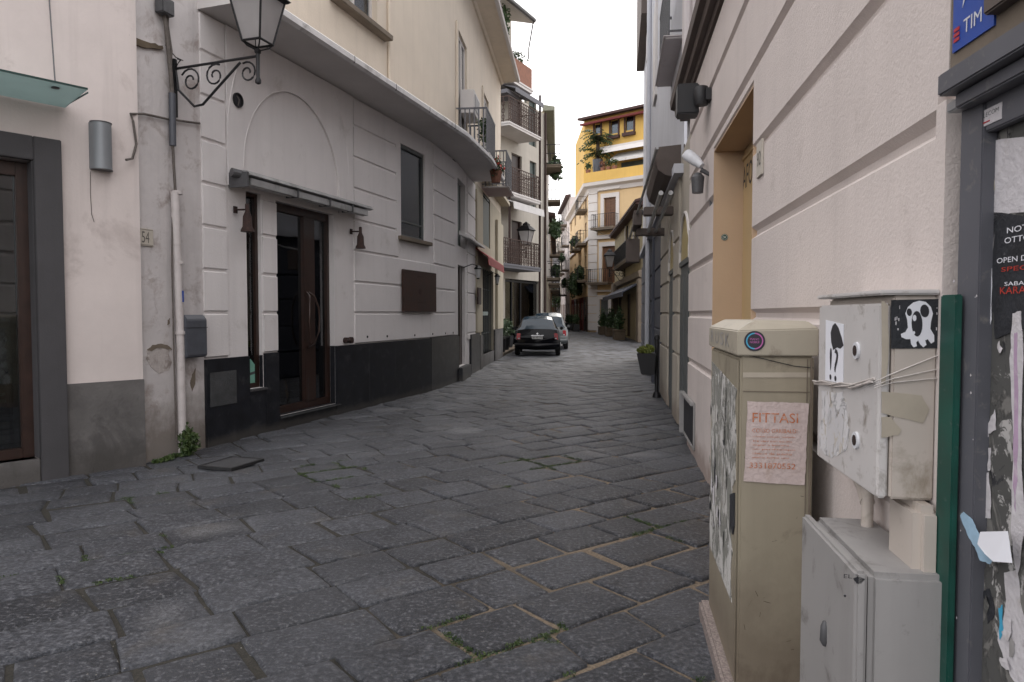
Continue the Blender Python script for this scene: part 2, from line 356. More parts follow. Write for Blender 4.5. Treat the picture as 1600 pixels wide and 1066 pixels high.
m_paleblue = M('pale_blue_plaster', (.52, .53, .57), .85, var=.07, scale=1.5, streak=.25)
m_yellow = M('ochre_yellow_plaster', (.62, .40, .11), .85, var=.08, scale=.6, streak=.15)
m_apricot = M('apricot_plaster', (.62, .45, .25), .85, var=.07, scale=.6, streak=.15)
m_trim = M('white_stone_trim', (.60, .57, .55), .8, var=.06, scale=1)
m_roofbrown = M('roof_dark_brown', (.06, .03, .027), .8, var=.2, scale=2)
m_roofred = M('awning_dark_red', (.14, .02, .02), .8, var=.15, scale=3)
m_shutter = M('brown_shutter', (.13, .06, .03), .6, var=.2, scale=3)
m_shutgreen = M('dull_green_shutter', (.07, .09, .085), .6, var=.2, scale=3)
m_olive = M('olive_cream_plaster', (.36, .31, .20), .85, var=.12, scale=1, streak=.3, dirt=(.2, .16, .1), dirt_amt=.3, dirt_scale=1.4)
m_stone = M('old_stone', (.16, .13, .10), .85, var=.2, scale=3, bump=.4, bscale=12)
m_yellowold = M('weathered_yellow_plaster', (.47, .42, .32), .85, var=.1, scale=1.5, streak=.3)
m_greyold = M('weathered_grey_plaster', (.44, .41, .36), .85, var=.1, scale=1, streak=.3)
m_awnblue = M('navy_awning', (.02, .025, .045), .7, var=.2)
m_awngrey = M('grey_awning', (.14, .14, .155), .8, var=.1)
m_awnred = M('red_awning', (.26, .03, .03), .75, var=.15, scale=5)
m_awnwhite = M('white_awning', (.58, .57, .56), .75, var=.08, scale=4, dirt=(.4, .38, .36), dirt_amt=.2)
m_terra = M('terracotta', (.22, .10, .065), .8, var=.2, scale=8)
m_planter = M('planter_black', (.014, .014, .016), .5, var=.2)
m_plantstone = M('planter_stone', (.10, .075, .05), .9, var=.25, scale=8, bump=.4)
m_leafd = leafmat('leaf_dark', (.016, .04, .012), (.05, .09, .03))
m_leafy = leafmat('leaf_yellow_green', (.10, .13, .02), (.2, .22, .05))
m_leaf = leafmat('leaf_green', (.02, .045, .01), (.06, .09, .022))
m_palmb = M('palm_bark', (.05, .035, .025), .9, var=.3, scale=10, bump=.5)
m_car = M('car_paint_black', (.004, .004, .006), .22, var=.1, spec=.15, coat=.12)
m_carg = M('car_paint_grey', (.10, .11, .11), .3, var=.05, coat=.5)
m_carroof = M('car_roof_cream', (.5, .48, .44), .25, coat=1)
m_carglass = M('car_glass', (.015, .03, .045), .08, spec=.5)
m_tyre = M('tyre_rubber', (.012, .012, .012), .8, bump=.2)
m_rim = M('alloy_rim', (.35, .35, .36), .35, metal=.8)
m_chrome = M('chrome', (.75, .75, .76), .12, metal=1)
m_tail = M('tail_light_red', (.45, .03, .04), .2, coat=1)
m_plate = M('licence_plate', (.62, .62, .6), .4)
m_redflower = M('red_flowers', (.4, .03, .02), .7, var=.3, scale=30)
m_stickerA = M('sticker_dark', (.02, .018, .03), .4)
m_cyan = M('sticker_cyan', (.05, .35, .55), .4)
m_magenta = M('sticker_magenta', (.45, .12, .35), .4)
m_stickgreen = M('sticker_dark_green', (.01, .05, .02), .4)
m_stickyel = M('sticker_yellow_green', (.38, .38, .14), .5)
m_mint = M('mint_paper_fan', (.22, .48, .38), .7, var=.05)
m_tape = M('brown_tape', (.40, .355, .29), .35, var=.08, scale=12)
m_wire = M('twisted_wire', (.60, .56, .53), .4, metal=.3, var=.15, scale=40)
m_bottle = M('shop_goods_blue', (.10, .22, .30), .3, var=.6, scale=14)
m_bottlew = M('shop_goods_white', (.45, .55, .52), .4, var=.3, scale=20)
m_chalk = M('chalk_menu_board', (.07, .03, .02), .8, var=.3, scale=10)
m_grate = M('cast_iron_grate', (.03, .03, .032), .6, metal=.4, var=.3, scale=20)
m_litter = M('pale_litter', (.30, .28, .25), .9, var=.2, scale=60)
m_granite = M('speckled_granite', (.22, .18, .165), .85, var=.5, scale=90, bump=.6, bscale=90)
def peelmat(name, base, cols, scale, stretch=(1, 1, 1), dist=1.0):
    m, n, b, o = newmat(name); vec = mapped(n, stretch); c = base
    for k, (col, lo, hi, sc) in enumerate(cols):
        ns = N(n, 'ShaderNodeTexNoise', Scale=scale * sc, Detail=9.0, Roughness=.68, Distortion=dist); mp = N(n, 'ShaderNodeMapping'); mp.inputs['Location'].default_value = (k * 7.3, k * 3.1, k * 5.7); n.links.new(vec, mp.inputs[0]); n.links.new(mp.outputs[0], ns.inputs['Vector'])
        f = ramp(n, ns.outputs[0], lo, G0, hi, G1); c = mixc(n, f, c, col)
        if k == 0: bp = N(n, 'ShaderNodeBump', Strength=.8, Distance=.006); n.links.new(f, bp.inputs['Height']); n.links.new(bp.outputs[0], b.inputs['Normal'])
    n.links.new(c, b.inputs['Base Color']); b.inputs['Roughness'].default_value = .8; return m
m_peel = peelmat('peeled_paper_layers', (.20, .20, .18), [((.5, .49, .47), .49, .52, 1), ((.30, .29, .26), .56, .58, 1.5), ((.03, .03, .03), .60, .63, 2.2), ((.62, .62, .62), .62, .64, 2.6)], 7, (1, 1, .55), 1.4)
m_peelboard = peelmat('notice_board_residue', (.075, .075, .072), [((.17, .165, .155), .5, .56, 1), ((.42, .41, .40), .585, .60, 1.3), ((.025, .025, .03), .60, .63, 1.8), ((.10, .22, .32), .70, .72, 1.6)], 9, (1, 1, .6), 1.2)
m_peelmeter = peelmat('glue_and_paper_residue', (.55, .54, .55), [((.62, .61, .62), .48, .52, 1), ((.34, .30, .25), .60, .64, 1.4), ((.50, .46, .40), .56, .62, 2.0)], 9, (1, 1, .7), 1.2)
# ------------------------------------------------------------------ paving
def road_mats():
    m, n, b, o = newmat('basalt_paver'); vec = mapped(n)
    at = N(n, 'ShaderNodeAttribute'); at.attribute_name = 'tone'
    n1 = N(n, 'ShaderNodeTexNoise', Scale=9.0, Detail=8.0, Roughness=.7); n.links.new(vec, n1.inputs['Vector'])
    n2 = N(n, 'ShaderNodeTexNoise', Scale=110.0, Detail=4.0, Roughness=.75); n.links.new(vec, n2.inputs['Vector'])
    n3 = N(n, 'ShaderNodeTexNoise', Scale=.75, Detail=3.0, Roughness=.55); n.links.new(vec, n3.inputs['Vector'])
    c = mixc(n, at.outputs['Fac'], (.028, .031, .042), (.112, .120, .144))
    c = mixc(n, ramp(n, n1.outputs[0], .32, (.6,) * 3, .62, G0), c, (.015, .016, .019))
    n7 = N(n, 'ShaderNodeTexNoise', Scale=42.0, Detail=5.0, Roughness=.75); n.links.new(vec, n7.inputs['Vector'])
    c = mixc(n, ramp(n, n7.outputs[0], .38, (.9,) * 3, .53, G0), c, (.014, .016, .022))
    c = mixc(n, ramp(n, n7.outputs[0], .53, G0, .64, (.85,) * 3), c, (.24, .245, .265))
    c = mixc(n, ramp(n, n2.outputs[0], .52, G0, .70, (.5,) * 3), c, (.15, .15, .155))
    # scuffed whitish patches
    mm = N(n, 'ShaderNodeMath', operation='MULTIPLY'); n.links.new(ramp(n, n3.outputs[0], .60, G0, .70, G1), mm.inputs[0]); n.links.new(ramp(n, n2.outputs[0], .40, G0, .58, (.7,) * 3), mm.inputs[1])
    c = mixc(n, mm.outputs[0], c, (.30, .30, .31))
    n8 = N(n, 'ShaderNodeTexNoise', Scale=1.0, Detail=4.0, Roughness=.6); n.links.new(mapped(n, (1.1, .22, 1)), n8.inputs['Vector'])   # worn tracks along the street
    c = mixc(n, ramp(n, n8.outputs[0], .42, G0, .66, (.34,) * 3), c, (.155, .162, .18))
    c = mixc(n, ramp(n, n3.outputs[0], .30, (.45,) * 3, .46, G0), c, (.022, .023, .028))
    # sandy dust in low spots
    n4 = N(n, 'ShaderNodeTexNoise', Scale=2.6, Detail=6.0, Roughness=.6); n.links.new(vec, n4.inputs['Vector'])
    c = mixc(n, ramp(n, n4.outputs[0], .58, G0, .74, (.34,) * 3), c, (.17, .145, .115))
    n.links.new(c, b.inputs['Base Color'])
    rr = N(n, 'ShaderNodeMapRange'); rr.inputs[3].default_value = .24; rr.inputs[4].default_value = .58; n.links.new(n1.outputs[0], rr.inputs[0]); n.links.new(rr.outputs[0], b.inputs['Roughness'])
    # chiselled surface
    n5 = N(n, 'ShaderNodeTexNoise', Scale=1.0, Detail=7.0, Roughness=.72)
    mp = N(n, 'ShaderNodeMapping'); mp.inputs['Rotation'].default_value = (0, 0, R(-36)); mp.inputs['Scale'].default_value = (22, 62, 30); n.links.new(vec, mp.inputs[0]); n.links.new(mp.outputs[0], n5.inputs['Vector'])
    ad = N(n, 'ShaderNodeMath', operation='MULTIPLY_ADD'); n.links.new(n2.outputs[0], ad.inputs[0]); ad.inputs[1].default_value = .35; n.links.new(n5.outputs[0], ad.inputs[2])
    bp = N(n, 'ShaderNodeBump', Strength=1.0, Distance=.036); n.links.new(ad.outputs[0], bp.inputs['Height']); n.links.new(bp.outputs[0], b.inputs['Normal'])
    m2, n, b, o = newmat('joint_sand_and_dirt'); vec = mapped(n)
    n1 = N(n, 'ShaderNodeTexNoise', Scale=.55, Detail=4.0, Roughness=.6); n.links.new(vec, n1.inputs['Vector'])
    n2 = N(n, 'ShaderNodeTexNoise', Scale=70.0, Detail=5.0, Roughness=.7); n.links.new(vec, n2.inputs['Vector'])
    sx = N(n, 'ShaderNodeSeparateXYZ'); n.links.new(vec, sx.inputs[0])
    ma = N(n, 'ShaderNodeMath', operation='MULTIPLY_ADD'); n.links.new(sx.outputs[0], ma.inputs[0]); ma.inputs[1].default_value = .16; n.links.new(n1.outputs[0], ma.inputs[2])
    c = mixc(n, ramp(n, ma.outputs[0], .38, G0, .56, G1), (.011, .011, .008), (.20, .155, .11))
    c = mixc(n, ramp(n, n2.outputs[0], .35, (.75,) * 3, .6, G0), c, (.045, .038, .03))
    n.links.new(c, b.inputs['Base Color']); b.inputs['Roughness'].default_value = .95
    bp = N(n, 'ShaderNodeBump', Strength=.7, Distance=.01); n.links.new(n2.outputs[0], bp.inputs['Height']); n.links.new(bp.outputs[0], b.inputs['Normal'])
    return m, m2
m_basalt, m_joint = road_mats()
D1 = Vector((.806, .592, 0)); D2 = Vector((-.592, .806, 0))
def build_road():
    rnd = random.Random(11); J = []
    V = []; P = []; MI = []; T = []
    # bed
    V += [Vector(q) for q in ((-40, -12, -.017), (40, -12, -.017), (40, 160, -.017), (-40, 160, -.017))]; P.append((0, 1, 2, 3)); MI.append(1); T.append(0.)
    # terrain reaching the horizon
    V += [Vector(q) for q in ((-900, -900, -.06), (900, -900, -.06), (900, 900, -.06), (-900, 900, -.06))]; P.append((4, 5, 6, 7)); MI.append(1); T.append(0.)
    b = -30.0
    while b < 90:
        w = rnd.uniform(.32, .44); a = -40 + rnd.uniform(0, 1)
        shear = rnd.uniform(-.06, .06)
        while a < 105:
            l = rnd.choice((rnd.uniform(.36, .5), rnd.uniform(.45, .7), rnd.uniform(.42, .58)))
            c = D1 * (a + l / 2) + D2 * (b + w / 2)
            x, y = c.x, c.y
            ok = -2 < y < 88 and abs(x - .02) < .78 * max(y, 0) + 2.6 and x > -7.5 + .0 * y and x < 7.5
            if y > 12: ok = ok and x > -4.5 and x < .148 * y + 1.6
            if ok and .86 < x < 1.3 and 2.85 < y < 3.1: ok = False
            if ok:
                g = rnd.uniform(.000, .005); near = c.length < 12
                if rnd.random() < (.4 if x > -.3 else .1): g += rnd.uniform(.005, .018)
                j = lambda s=.010: rnd.uniform(-s, s)
                q = [(a + g + j() , b + g + j()), (a + l - g + j() + shear, b + g + j()), (a + l - g + j() + shear, b + w - g + j()), (a + g + j(), b + w - g + j())]
                q = [(q[0][0] , q[0][1]), (q[1][0] - shear, q[1][1]), q[2], (q[3][0] + shear, q[3][1])]
                if c.length < 9: J += [(D1 * a + D2 * (b + w * t)) for t in (0, .12, .25, .4, .55, .7, .85)] + [(D1 * (a + l * t) + D2 * b) for t in (.1, .2, .3, .4, .5, .6, .7, .8, .9)]
                h0 = rnd.uniform(-.007, .006); hz = [h0 + rnd.uniform(-.008, .006) for _ in range(4)]; tone = rnd.random() ** 1.1; base = len(V)
                nx, ny = (14, 9) if c.length < 6 else (9, 6) if near else (3, 3) if c.length < 22 else (1, 1)
                e = .022
                def grid(k, n, L):
                    if n == 1: return k
                    if n == 3: return (0, e / L, 1 - e / L, 1)[k]
                    t = (0, .008 / L, .022 / L) + tuple(.05 / L + (1 - .1 / L) * (i / (n - 6) if n > 6 else .5) for i in range(n - 5)) + (1 - .022 / L, 1 - .008 / L, 1)
                    return t[k]
                rows = 0
                wear = rnd.uniform(.6, 1.6)
                for jy in range(ny + 1):
                    fy = grid(jy, ny, w)
                    for ix in range(nx + 1):
                        fx = grid(ix, nx, l)
                        A = (1 - fx) * (1 - fy); B = fx * (1 - fy); C_ = fx * fy; D_ = (1 - fx) * fy
                        pa = A * q[0][0] + B * q[1][0] + C_ * q[2][0] + D_ * q[3][0]; pb = A * q[0][1] + B * q[1][1] + C_ * q[2][1] + D_ * q[3][1]
                        # rounded corners
                        cx = min(fx, 1 - fx) * l; cy = min(fy, 1 - fy) * w; r0 = .035 * wear
                        z = A * hz[0] + B * hz[1] + C_ * hz[2] + D_ * hz[3]
                        if nx > 1:
                            if cx < r0 and cy < r0:
                                k = max(0, math.hypot(r0 - cx, r0 - cy) - r0)
                                sxn = 1 if fx < .5 else -1; syn = 1 if fy < .5 else -1
                                pa += sxn * k * .7; pb += syn * k * .7
                            ed = min(cx, cy); z -= .015 * max(0, 1 - ed / .03) ** 1.5 * wear
                            if nx > 4:
                                pv = Vector((pa, pb, 0)); z += .006 * noise.noise(pv * 4) + .0045 * noise.noise(pv * 13) + .004 * (1 - (2 * fx - 1) ** 4) * (1 - (2 * fy - 1) ** 4)
                                if ed < .001:
                                    pa += .017 * noise.noise(Vector((pa * 9, pb * 9, 3))); pb += .017 * noise.noise(Vector((pa * 9, pb * 9, 9))); z -= .02
                        V.append(D1 * pa + D2 * pb + Vector((0, 0, z)))
                for jy in range(ny):
                    for ix in range(nx):
                        i = base + jy * (nx + 1) + ix
                        P.append((i, i + 1, i + nx + 2, i + nx + 1)); MI.append(0); T.append(tone)
            a += l
        b += w
    build_road.J = J
    me = bpy.data.meshes.new('road'); me.from_pydata(V, [], P); me.polygons.foreach_set('material_index', MI)
    me.materials.append(m_basalt); me.materials.append(m_joint)
    at = me.attributes.new('tone', 'FLOAT', 'FACE'); at.data.foreach_set('value', T)
    me.polygons.foreach_set('use_smooth', [True] * len(P))
    o = bpy.data.objects.new('road', me); COL.objects.link(o); o['kind'] = 'structure'
build_road()
# ------------------------------------------------------------------ facade frames (u always runs left to right as seen from the street)
FA = Frame(G(0, 760), G(218, 726.5) - G(0, 760))
c0, c1, c2, c3 = G(326, 698), G(672, 610.7), G(714, 596), G(783, 558)
FC = Frame(c0, c1 - c0); FC2 = Frame(c1, c2 - c1); FD = Frame(c2, c3 - c2)
LC, LC2, LD = (c1 - c0).length, (c2 - c1).length, (c3 - c2).length
dR = Vector((163 / FPX, 1, 0)).normalized()
FR = Frame((.84 * dR.y, -.84 * dR.x), -dR)
FR.side = None
def side_of(F, u): return Frame(F.p(u, 0, 0), -F.N, F.U)      # the face of something turned toward the camera
e0, e1 = G(784, 544.3), G(850, 538.3)
FE = Frame(e0, e1 - e0); LE = (e1 - e0).length
def pxpoly(mb, F, pts, d, th=.002):
    mb.F = F; q = [F.px(x, y, d) for x, y in pts]; mb.slab(q, d, d + th); return mb
def rough_poly(pts, k=3, a=1.2, seed=0):        # adds small tears along the outline of a pasted paper
    r = random.Random(seed); out = []
    for i, p in enumerate(pts):
        q = pts[(i + 1) % len(pts)]
        for j in range(k):
            t = j / k; out.append((p[0] + (q[0] - p[0]) * t + (r.uniform(-a, a) if j else 0), p[1] + (q[1] - p[1]) * t + (r.uniform(-a, a) if j else 0)))
    return out
def sweep(mb, pts, prof):                        # prof [(d,v)] swept along a bent ground path, mitred; street side is right of travel
    n = len(pts); k = len(prof); base = len(mb.V)
    for i, p in enumerate(pts):
        a = (pts[i] - pts[i - 1]).normalized() if i else (pts[1] - pts[0]).normalized(); b = (pts[i + 1] - pts[i]).normalized() if i < n - 1 else a
        na = Vector((a.y, -a.x, 0)); nb = Vector((b.y, -b.x, 0)); m = (na + nb).normalized(); s = 1 / max(.3, m.dot(na))
        for d, v in prof: mb.V.append(p + m * d * s + Vector((0, 0, v)))
    for i in range(n - 1):
        for j in range(k):
            l = (j + 1) % k; mb.P.append([base + i * k + j, base + i * k + l, base + (i + 1) * k + l, base + (i + 1) * k + j]); mb.M.append(mb.m)
    mb.P.append([base + j for j in range(k)]); mb.M.append(mb.m); mb.P.append([base + (n - 1) * k + j for j in range(k)][::-1]); mb.M.append(mb.m)
    return mb
def rows(mb, u0, u1, vs, h=.022, c=.014, g=.012):
    for a, b in zip(vs, vs[1:]): mb.prism([(0, a + g), (h, a + g + c), (h, b - g - c), (0, b - g)], u0, u1)
# ================================================================== LEFT: shop A
A = thing('shop_building', 'pale pink plastered shop front at the left edge with dark grey stone door surround', 'building', FA, (0, 0, 0))
mb = MB(FA); mb.wall(-5, 1.2, -.05, 9.5, [(-1.6, .30, .2, 2.85)], .25); mb.shell(-5, 1.2, 9.5, 4.2)
obj('wall', mb, m_pink, A)
dm = MB(FA); dm.box(.522, 1.205, -.01, .018, -.05, .85); obj('dado', dm, m_cement, A, bevel=.004)
sm = MB(FA); sm.box(.30, .518, -.01, .06, -.05, 3.06); sm.box(-1.9, .299, -.01, .06, 2.85, 3.06); sm.box(.287, .2995, -.099, .05, .2005, 2.849); obj('door_surround', sm, m_surround, A, bevel=.008)
st = MB(FA); st.box(-1.9, .298, -.3, .045, -.05, .20); obj('step', st, m_cement, A, bevel=.01)
dr = MB(FA); dr.box(.20, .298, -.2, -.1, .201, 2.84); dr.box(-1.6, .199, -.2, -.1, 2.72, 2.84); dr.box(-1.6, .199, -.2, -.1, .201, .29); dr.box(-.9, -.78, -.2, -.1, .291, 2.719)
door = obj('door', dr, m_wood, A, bevel=.006)
g = MB(FA); g.box(-.779, .199, -.16, -.15, .291, 2.719); obj('pane', g, m_glassdark, door)
rm = MB(FA)
for k in range(9): rm.box(-1.4, .25, -1.9, -1.6, .5 + k * .27, .52 + k * .27)
rm.box(-1.4, .25, -2.0, -1.92, .2, 2.8); obj('interior_shelf', rm, m_room, A)
t = thing('menu_board', 'small brown chalk menu board on a wooden easel behind the leftmost shop door glass', 'board', FA, (.1, -.3, .2))
b_ = MB(FA)
b_.box(-.02, .015, -.36, -.33, .30, .86); b_.box(.165, .19, -.36, -.33, .30, .86); b_.box(.016, .164, -.36, -.33, .83, .86); b_.box(.016, .164, -.36, -.33, .52, .55)
obj('frame', b_, m_wood, t)
b2 = MB(FA); b2.box(.016, .164, -.355, -.345, .551, .829); bo = obj('board', b2, m_chalk, t)
tx = MB(FA); text(tx, FA, 'Oggi', .045, .75, .09, .035, -.343); text(tx, FA, 'menu', .04, .69, .10, .03, -.343); text(tx, FA, 'del giorno', .035, .63, .11, .03, -.343); obj('lettering', tx, m_bottlew, bo)
cn = thing('glass_canopy', 'flat frosted green glass canopy hung on a cable above the leftmost door', 'canopy', FA, (0, 0, 3.37))
g = MB(FA); g.prism([(.01, 3.37), (.58, 3.415), (.58, 3.427), (.01, 3.382)], -2.2, .57); obj('glass_panel', g, m_canopyg, cn)
g = MB(FA); g.prism([(.581, 3.413), (.587, 3.413), (.587, 3.43), (.581, 3.43)], -2.2, .57); g.box(.571, .575, .01, .58, 3.385, 3.4); obj('edge_strip', g, m_canopyedge, cn)
uu, vv = FA.px(76, -6)
g = MB(FA); g.tube([(.36, .47, 3.43), (uu, .01, vv)], .006, 6); g.tube([(.36, .47, 3.40), (.36, .47, 3.44)], .03, 12); obj('support_cable', g, m_iron, cn)
g = MB(FA); g.tube([(-.12, .3, 3.37), (-.12, .3, 3.41)], .035, 12); obj('spot', g, m_iron, cn)
lp = thing('wall_lamp', 'grey half round metal up-down lamp on the pale pink shop wall', 'lamp', FA, (.85, 0, 2.84))
g = MB(FA); g.slab([(.76, 2.85), (.945, 2.85), (.945, 3.28), (.76, 3.28)], .003, .03)
pr = [(.853 + .09 * math.cos(a), .03 + .10 * math.sin(a)) for a in [math.pi * k / 14 for k in range(15)]]
g.add([(u, d, 2.85) for u, d in pr] + [(u, d, 3.28) for u, d in pr], [tuple(range(15)), tuple(range(15, 30))] + [(i, i + 1, 16 + i, 15 + i) for i in range(14)]); obj('shade', g, m_lampbody, lp, smooth=True)
g = MB(FA)
for z in (2.842, 3.281): g.add([(.853 + .095 * math.cos(math.pi * k / 14), .03 + .105 * math.sin(math.pi * k / 14), z) for k in range(15)] + [(.853 + .095 * math.cos(math.pi * k / 14), .03 + .105 * math.sin(math.pi * k / 14), z + .008) for k in range(15)], [tuple(range(15)), tuple(range(15, 30))] + [(i, i + 1, 16 + i, 15 + i) for i in range(14)])
obj('rim', g, m_iron, lp)
cb = MB(FA); pp = [FA.px(141, 268), FA.px(141, 300), FA.px(143, 335), FA.px(147, 347)]; cb.tube([(u, .004, v) for u, v in pp], .003, 5)
obj('loose_wire', cb, m_cable, at=(pp[0][0], 0, pp[0][1]), F=FA, label='thin loose wire dangling below the grey half round wall lamp', cat='wire')
# ================================================================== narrow worn strip B
uB0, uB1 = FC.u(217.5), -.045
B = thing('narrow_house', 'narrow strip of worn stained plaster between the pink shop and the white shop', 'building', FC, (-.6, 0, 0))
mb = MB(FC); mb.wall(uB0, uB1, -.05, 9.4); mb.shell(uB0 + .3, uB1, 9.4, 4); obj('wall', mb, m_old, B)
pt = MB(FC)
pxpoly(pt, FC, rough_poly([(230, 545), (245, 538), (262, 541), (268, 546), (262, 552), (268, 566), (262, 580), (248, 584), (236, 574), (228, 560)], 3, 1.5, 3), -.004, .008); obj('bare_plaster_patch', pt, m_barepl, B)
pt = MB(FC); pxpoly(pt, FC, rough_poly([(229, 547), (238, 539), (252, 537), (264, 541), (269, 547), (258, 545), (246, 544), (236, 549)], 3, .8, 5), .0045, .003); obj('painted_shadow_crescent', pt, m_stone, B)  # brown crescent painted in for the shadow under the patch's upper rim
pt = MB(FC)
for q4 in ([(208, 522), (214, 518), (216, 528), (212, 545), (207, 538)], [(232, 436), (240, 434), (242, 439), (236, 443)], [(262, 500), (266, 497), (265, 506), (261, 508)], [(300, 585), (306, 575), (305, 600), (300, 612), (297, 600)]): pt2 = MB(FC); pxpoly(pt2, FC, rough_poly(q4, 3, .8, 6), .001, .002); obj('chipped_plaster', pt2, m_stone if q4[0][0] != 232 else m_barepl, B)
pt = MB(FC); pxpoly(pt, FC, rough_poly([(198, 55), (232, 68), (252, 72), (250, 78), (226, 76), (200, 66)], 3, 1.5, 3), -.004, .03); obj('ledge_stub', pt, m_plantstone, B)
tl = thing('house_number_plate', 'small cream tile with house number 54 on the worn plaster strip', 'sign', FC, (-.92, 0, 2.26))
u0, v0 = FC.px(213, 383); u1, v1 = FC.px(238, 359)
g = MB(FC); g.box(u0, u1, .001, .014, v0, v1); tb = obj('tile', g, m_tile, tl, bevel=.003)
g = MB(FC); text(g, FC, '54', u0 + (u1 - u0) * .27, v0 + .03, (u1 - u0) * .46, (v1 - v0) - .06, .0155); g.box(u0 + .008, u1 - .008, .0145, .0155, v0 + .01, v0 + .014); g.box(u0 + .008, u1 - .008, .0145, .0155, v1 - .014, v1 - .01); obj('numeral', g, m_inkfade, tb)
dp = thing('downpipe', 'tall white downpipe on the worn plaster beside the grey meter cover', 'pipe', FC, (FC.u(278), .06, 0))
ud = FC.u(281, .06); g = MB(FC); ut = FC.px(273, 300, .06)
g.tube([(ud, .06, -.02), (ud, .06, 1.2), (ut[0], .06, ut[1])], .042, 14); obj('pipe', g, m_pipe, dp, smooth=True)
g = MB(FC)
for v in (1.28, 2.02, ut[1] - .02): g.tube([(ud, .06, v), (ud, .06, v + .035)], .052, 14)
obj('collar', g, m_pipe, dp, smooth=True)
g = MB(FC); g.tube([(ud, .06, 1.62), (ud, .06, 1.74)], .0435, 14); obj('blue_sticker', g, m_blue, dp, smooth=True)
cv = thing('cable_conduit', 'dark grey cable sleeve and bundled cables running up above the white downpipe', 'cable', FC, (ut[0], .06, ut[1]))
q = lambda x, y, d=.05: (lambda w: (w[0], d, w[1]))(FC.px(x, y, d))
g = MB(FC); g.tube([q(269, 146), q(270, 228)], .034, 12); obj('sleeve', g, m_greybox, cv, smooth=True)
g = MB(FC); g.tube([q(269, 146), q(266, 110), q(262, 70), q(258, 30), q(257, -60)], .022, 8); g.tube([q(266, 118), q(268, 80), q(262, 40), q(263, -60)], .012, 6); g.tube([q(270, 228), q(271, 250), q(272, 268), q(274, 300)], .014, 6); g.tube([q(258, 70), q(275, 90), q(286, 95)], .006, 5)
g.tube([q(270, 300), q(269, 380), q(269, 420), q(272, 560), q(276, 690)], .008, 5)
obj('cable', g, m_cable, cv, smooth=True)
g = MB(FC); u0, v0 = FC.px(240, 20); g.box(u0, u0 + .16, .01, .12, v0, v0 + .16); obj('junction_box', g, m_iron, cv, bevel=.01)
g = MB(FC); g.tube([q(197, 250, .1), q(207, 248, .06), q(213, 225, .05), q(208, 190, .05), q(204, 178, .05), q(225, 178, .03), q(262, 186, .03), q(312, 193, .03)], .012, 7)
obj('wall_cable', g, m_cable, at=FC.px(204, 178) and (FC.px(204, 178)[0], 0, FC.px(204, 178)[1]), F=FC, smooth=True, label='brown cable looping across the worn plaster left of the grey sleeve', cat='cable')
jb = thing('meter_cover', 'dark grey metal cover box at hip height between downpipe and white pilaster', 'box', FC, (-.18, 0, 1.0))
u0, v0 = FC.px(289, 560, .1); u1, v1 = FC.px(320, 492, .1); g = MB(FC); g.prism([(.004, v0), (.11, v0 + .0), (.13, v0 + .02), (.13, v1 - .05), (.09, v1), (.004, v1)], u0, u1); obj('cover', g, m_greybox, jb, bevel=.008)
g = MB(FC); g.box(u0 - .004, u1 + .004, .002, .134, v1 - .14, v1 - .135); obj('seam', g, m_ink, jb)
# ================================================================== white rusticated building C
C = thing('corner_building', 'white grooved plaster building with slate dado, long ledge and cream upper storey', 'building', FC, (0, 0, 0))
Z2 = 4.82
side_w = (.695, .975, .577, 2.98); door_w = (1.27, 2.64, .17, 2.95); win_w = (4.83, 5.83, 2.86, 4.49)
uD1, uD2 = FD.u(715.5), FD.u(727.5); nw = (uD1, uD2, FD.v(720, 386), FD.v(720, 283)); nd = (uD1, uD2 - .05, .30, FD.v(720, 415))
uCe = FD.u(742)
mb = MB(FC); mb.wall(-.045, LC, -.05, Z2, [side_w, door_w, win_w], .2)
mb.F = FC2; mb.wall(0, LC2, -.05, Z2); mb.F = FD; mb.wall(0, uCe, -.05, Z2, [nw, nd], .15)
mb.F = FC; mb.quad((-.045, -.02, -.05), (-.045, 0, -.05), (-.045, 0, Z2), (-.045, -.02, Z2))
# bodies / rooms behind
mb.m = 1; mb.quad((-.04, -3, -.05), (LC + .4, -3, -.05), (LC + .4, -3, Z2), (-.04, -3, Z2)); mb.quad((-.04, 0, Z2 - .02), (LC, 0, Z2 - .02), (LC + .4, -3, Z2 - .02), (-.04, -3, Z2 - .02)); mb.quad((-.04, 0, 0.16), (LC, 0, .16), (LC + .4, -3, .16), (-.04, -3, .16))
mb.quad((-.04, 0, -.05), (-.04, -3, -.05), (-.04, -3, Z2), (-.04, 0, Z2)); mb.quad((4.4, -.01, .16), (4.4, -3, .16), (4.4, -3, Z2), (4.4, -.01, Z2))
mb.F = FD; mb.quad((-2.2, -1.2, -.05), (LD, -1.2, -.05), (LD, -1.2, Z2), (-2.2, -1.2, Z2)); mb.quad((-2.2, -1.2, Z2 - .02), (LD, -1.2, Z2 - .02), (LD, 0, Z2 - .02), (-.3, 0, Z2 - .02))
obj('wall', mb, [m_white, m_room], C)
RV = [1.02, 1.51, 1.99, 2.475, 2.95, 3.43, 3.91, 4.39, 4.81]
g = MB(FC); rows(g, -.045, .33, [.99] + RV[1:]); rows(g, .985, 1.262, [1.0] + RV[1:4] + [2.93])
rows(g, 3.2, LC - .002, RV[:4]); rows(g, 3.2, 4.62, [2.475] + RV[4:]); g.prism([(0, 2.49), (.022, 2.50), (.022, 4.80), (0, 4.81)], 4.62, 4.70)
g.F = FC2; rows(g, .002, LC2 - .2, RV[:4]); rows(g, .25, LC2 - .2, RV[3:])
g.F = FD; ua = FD.u(729.5); rows(g, ua, uCe - .02, [.85] + RV[:])
obj('rusticated_block_courses', g, m_white, C)
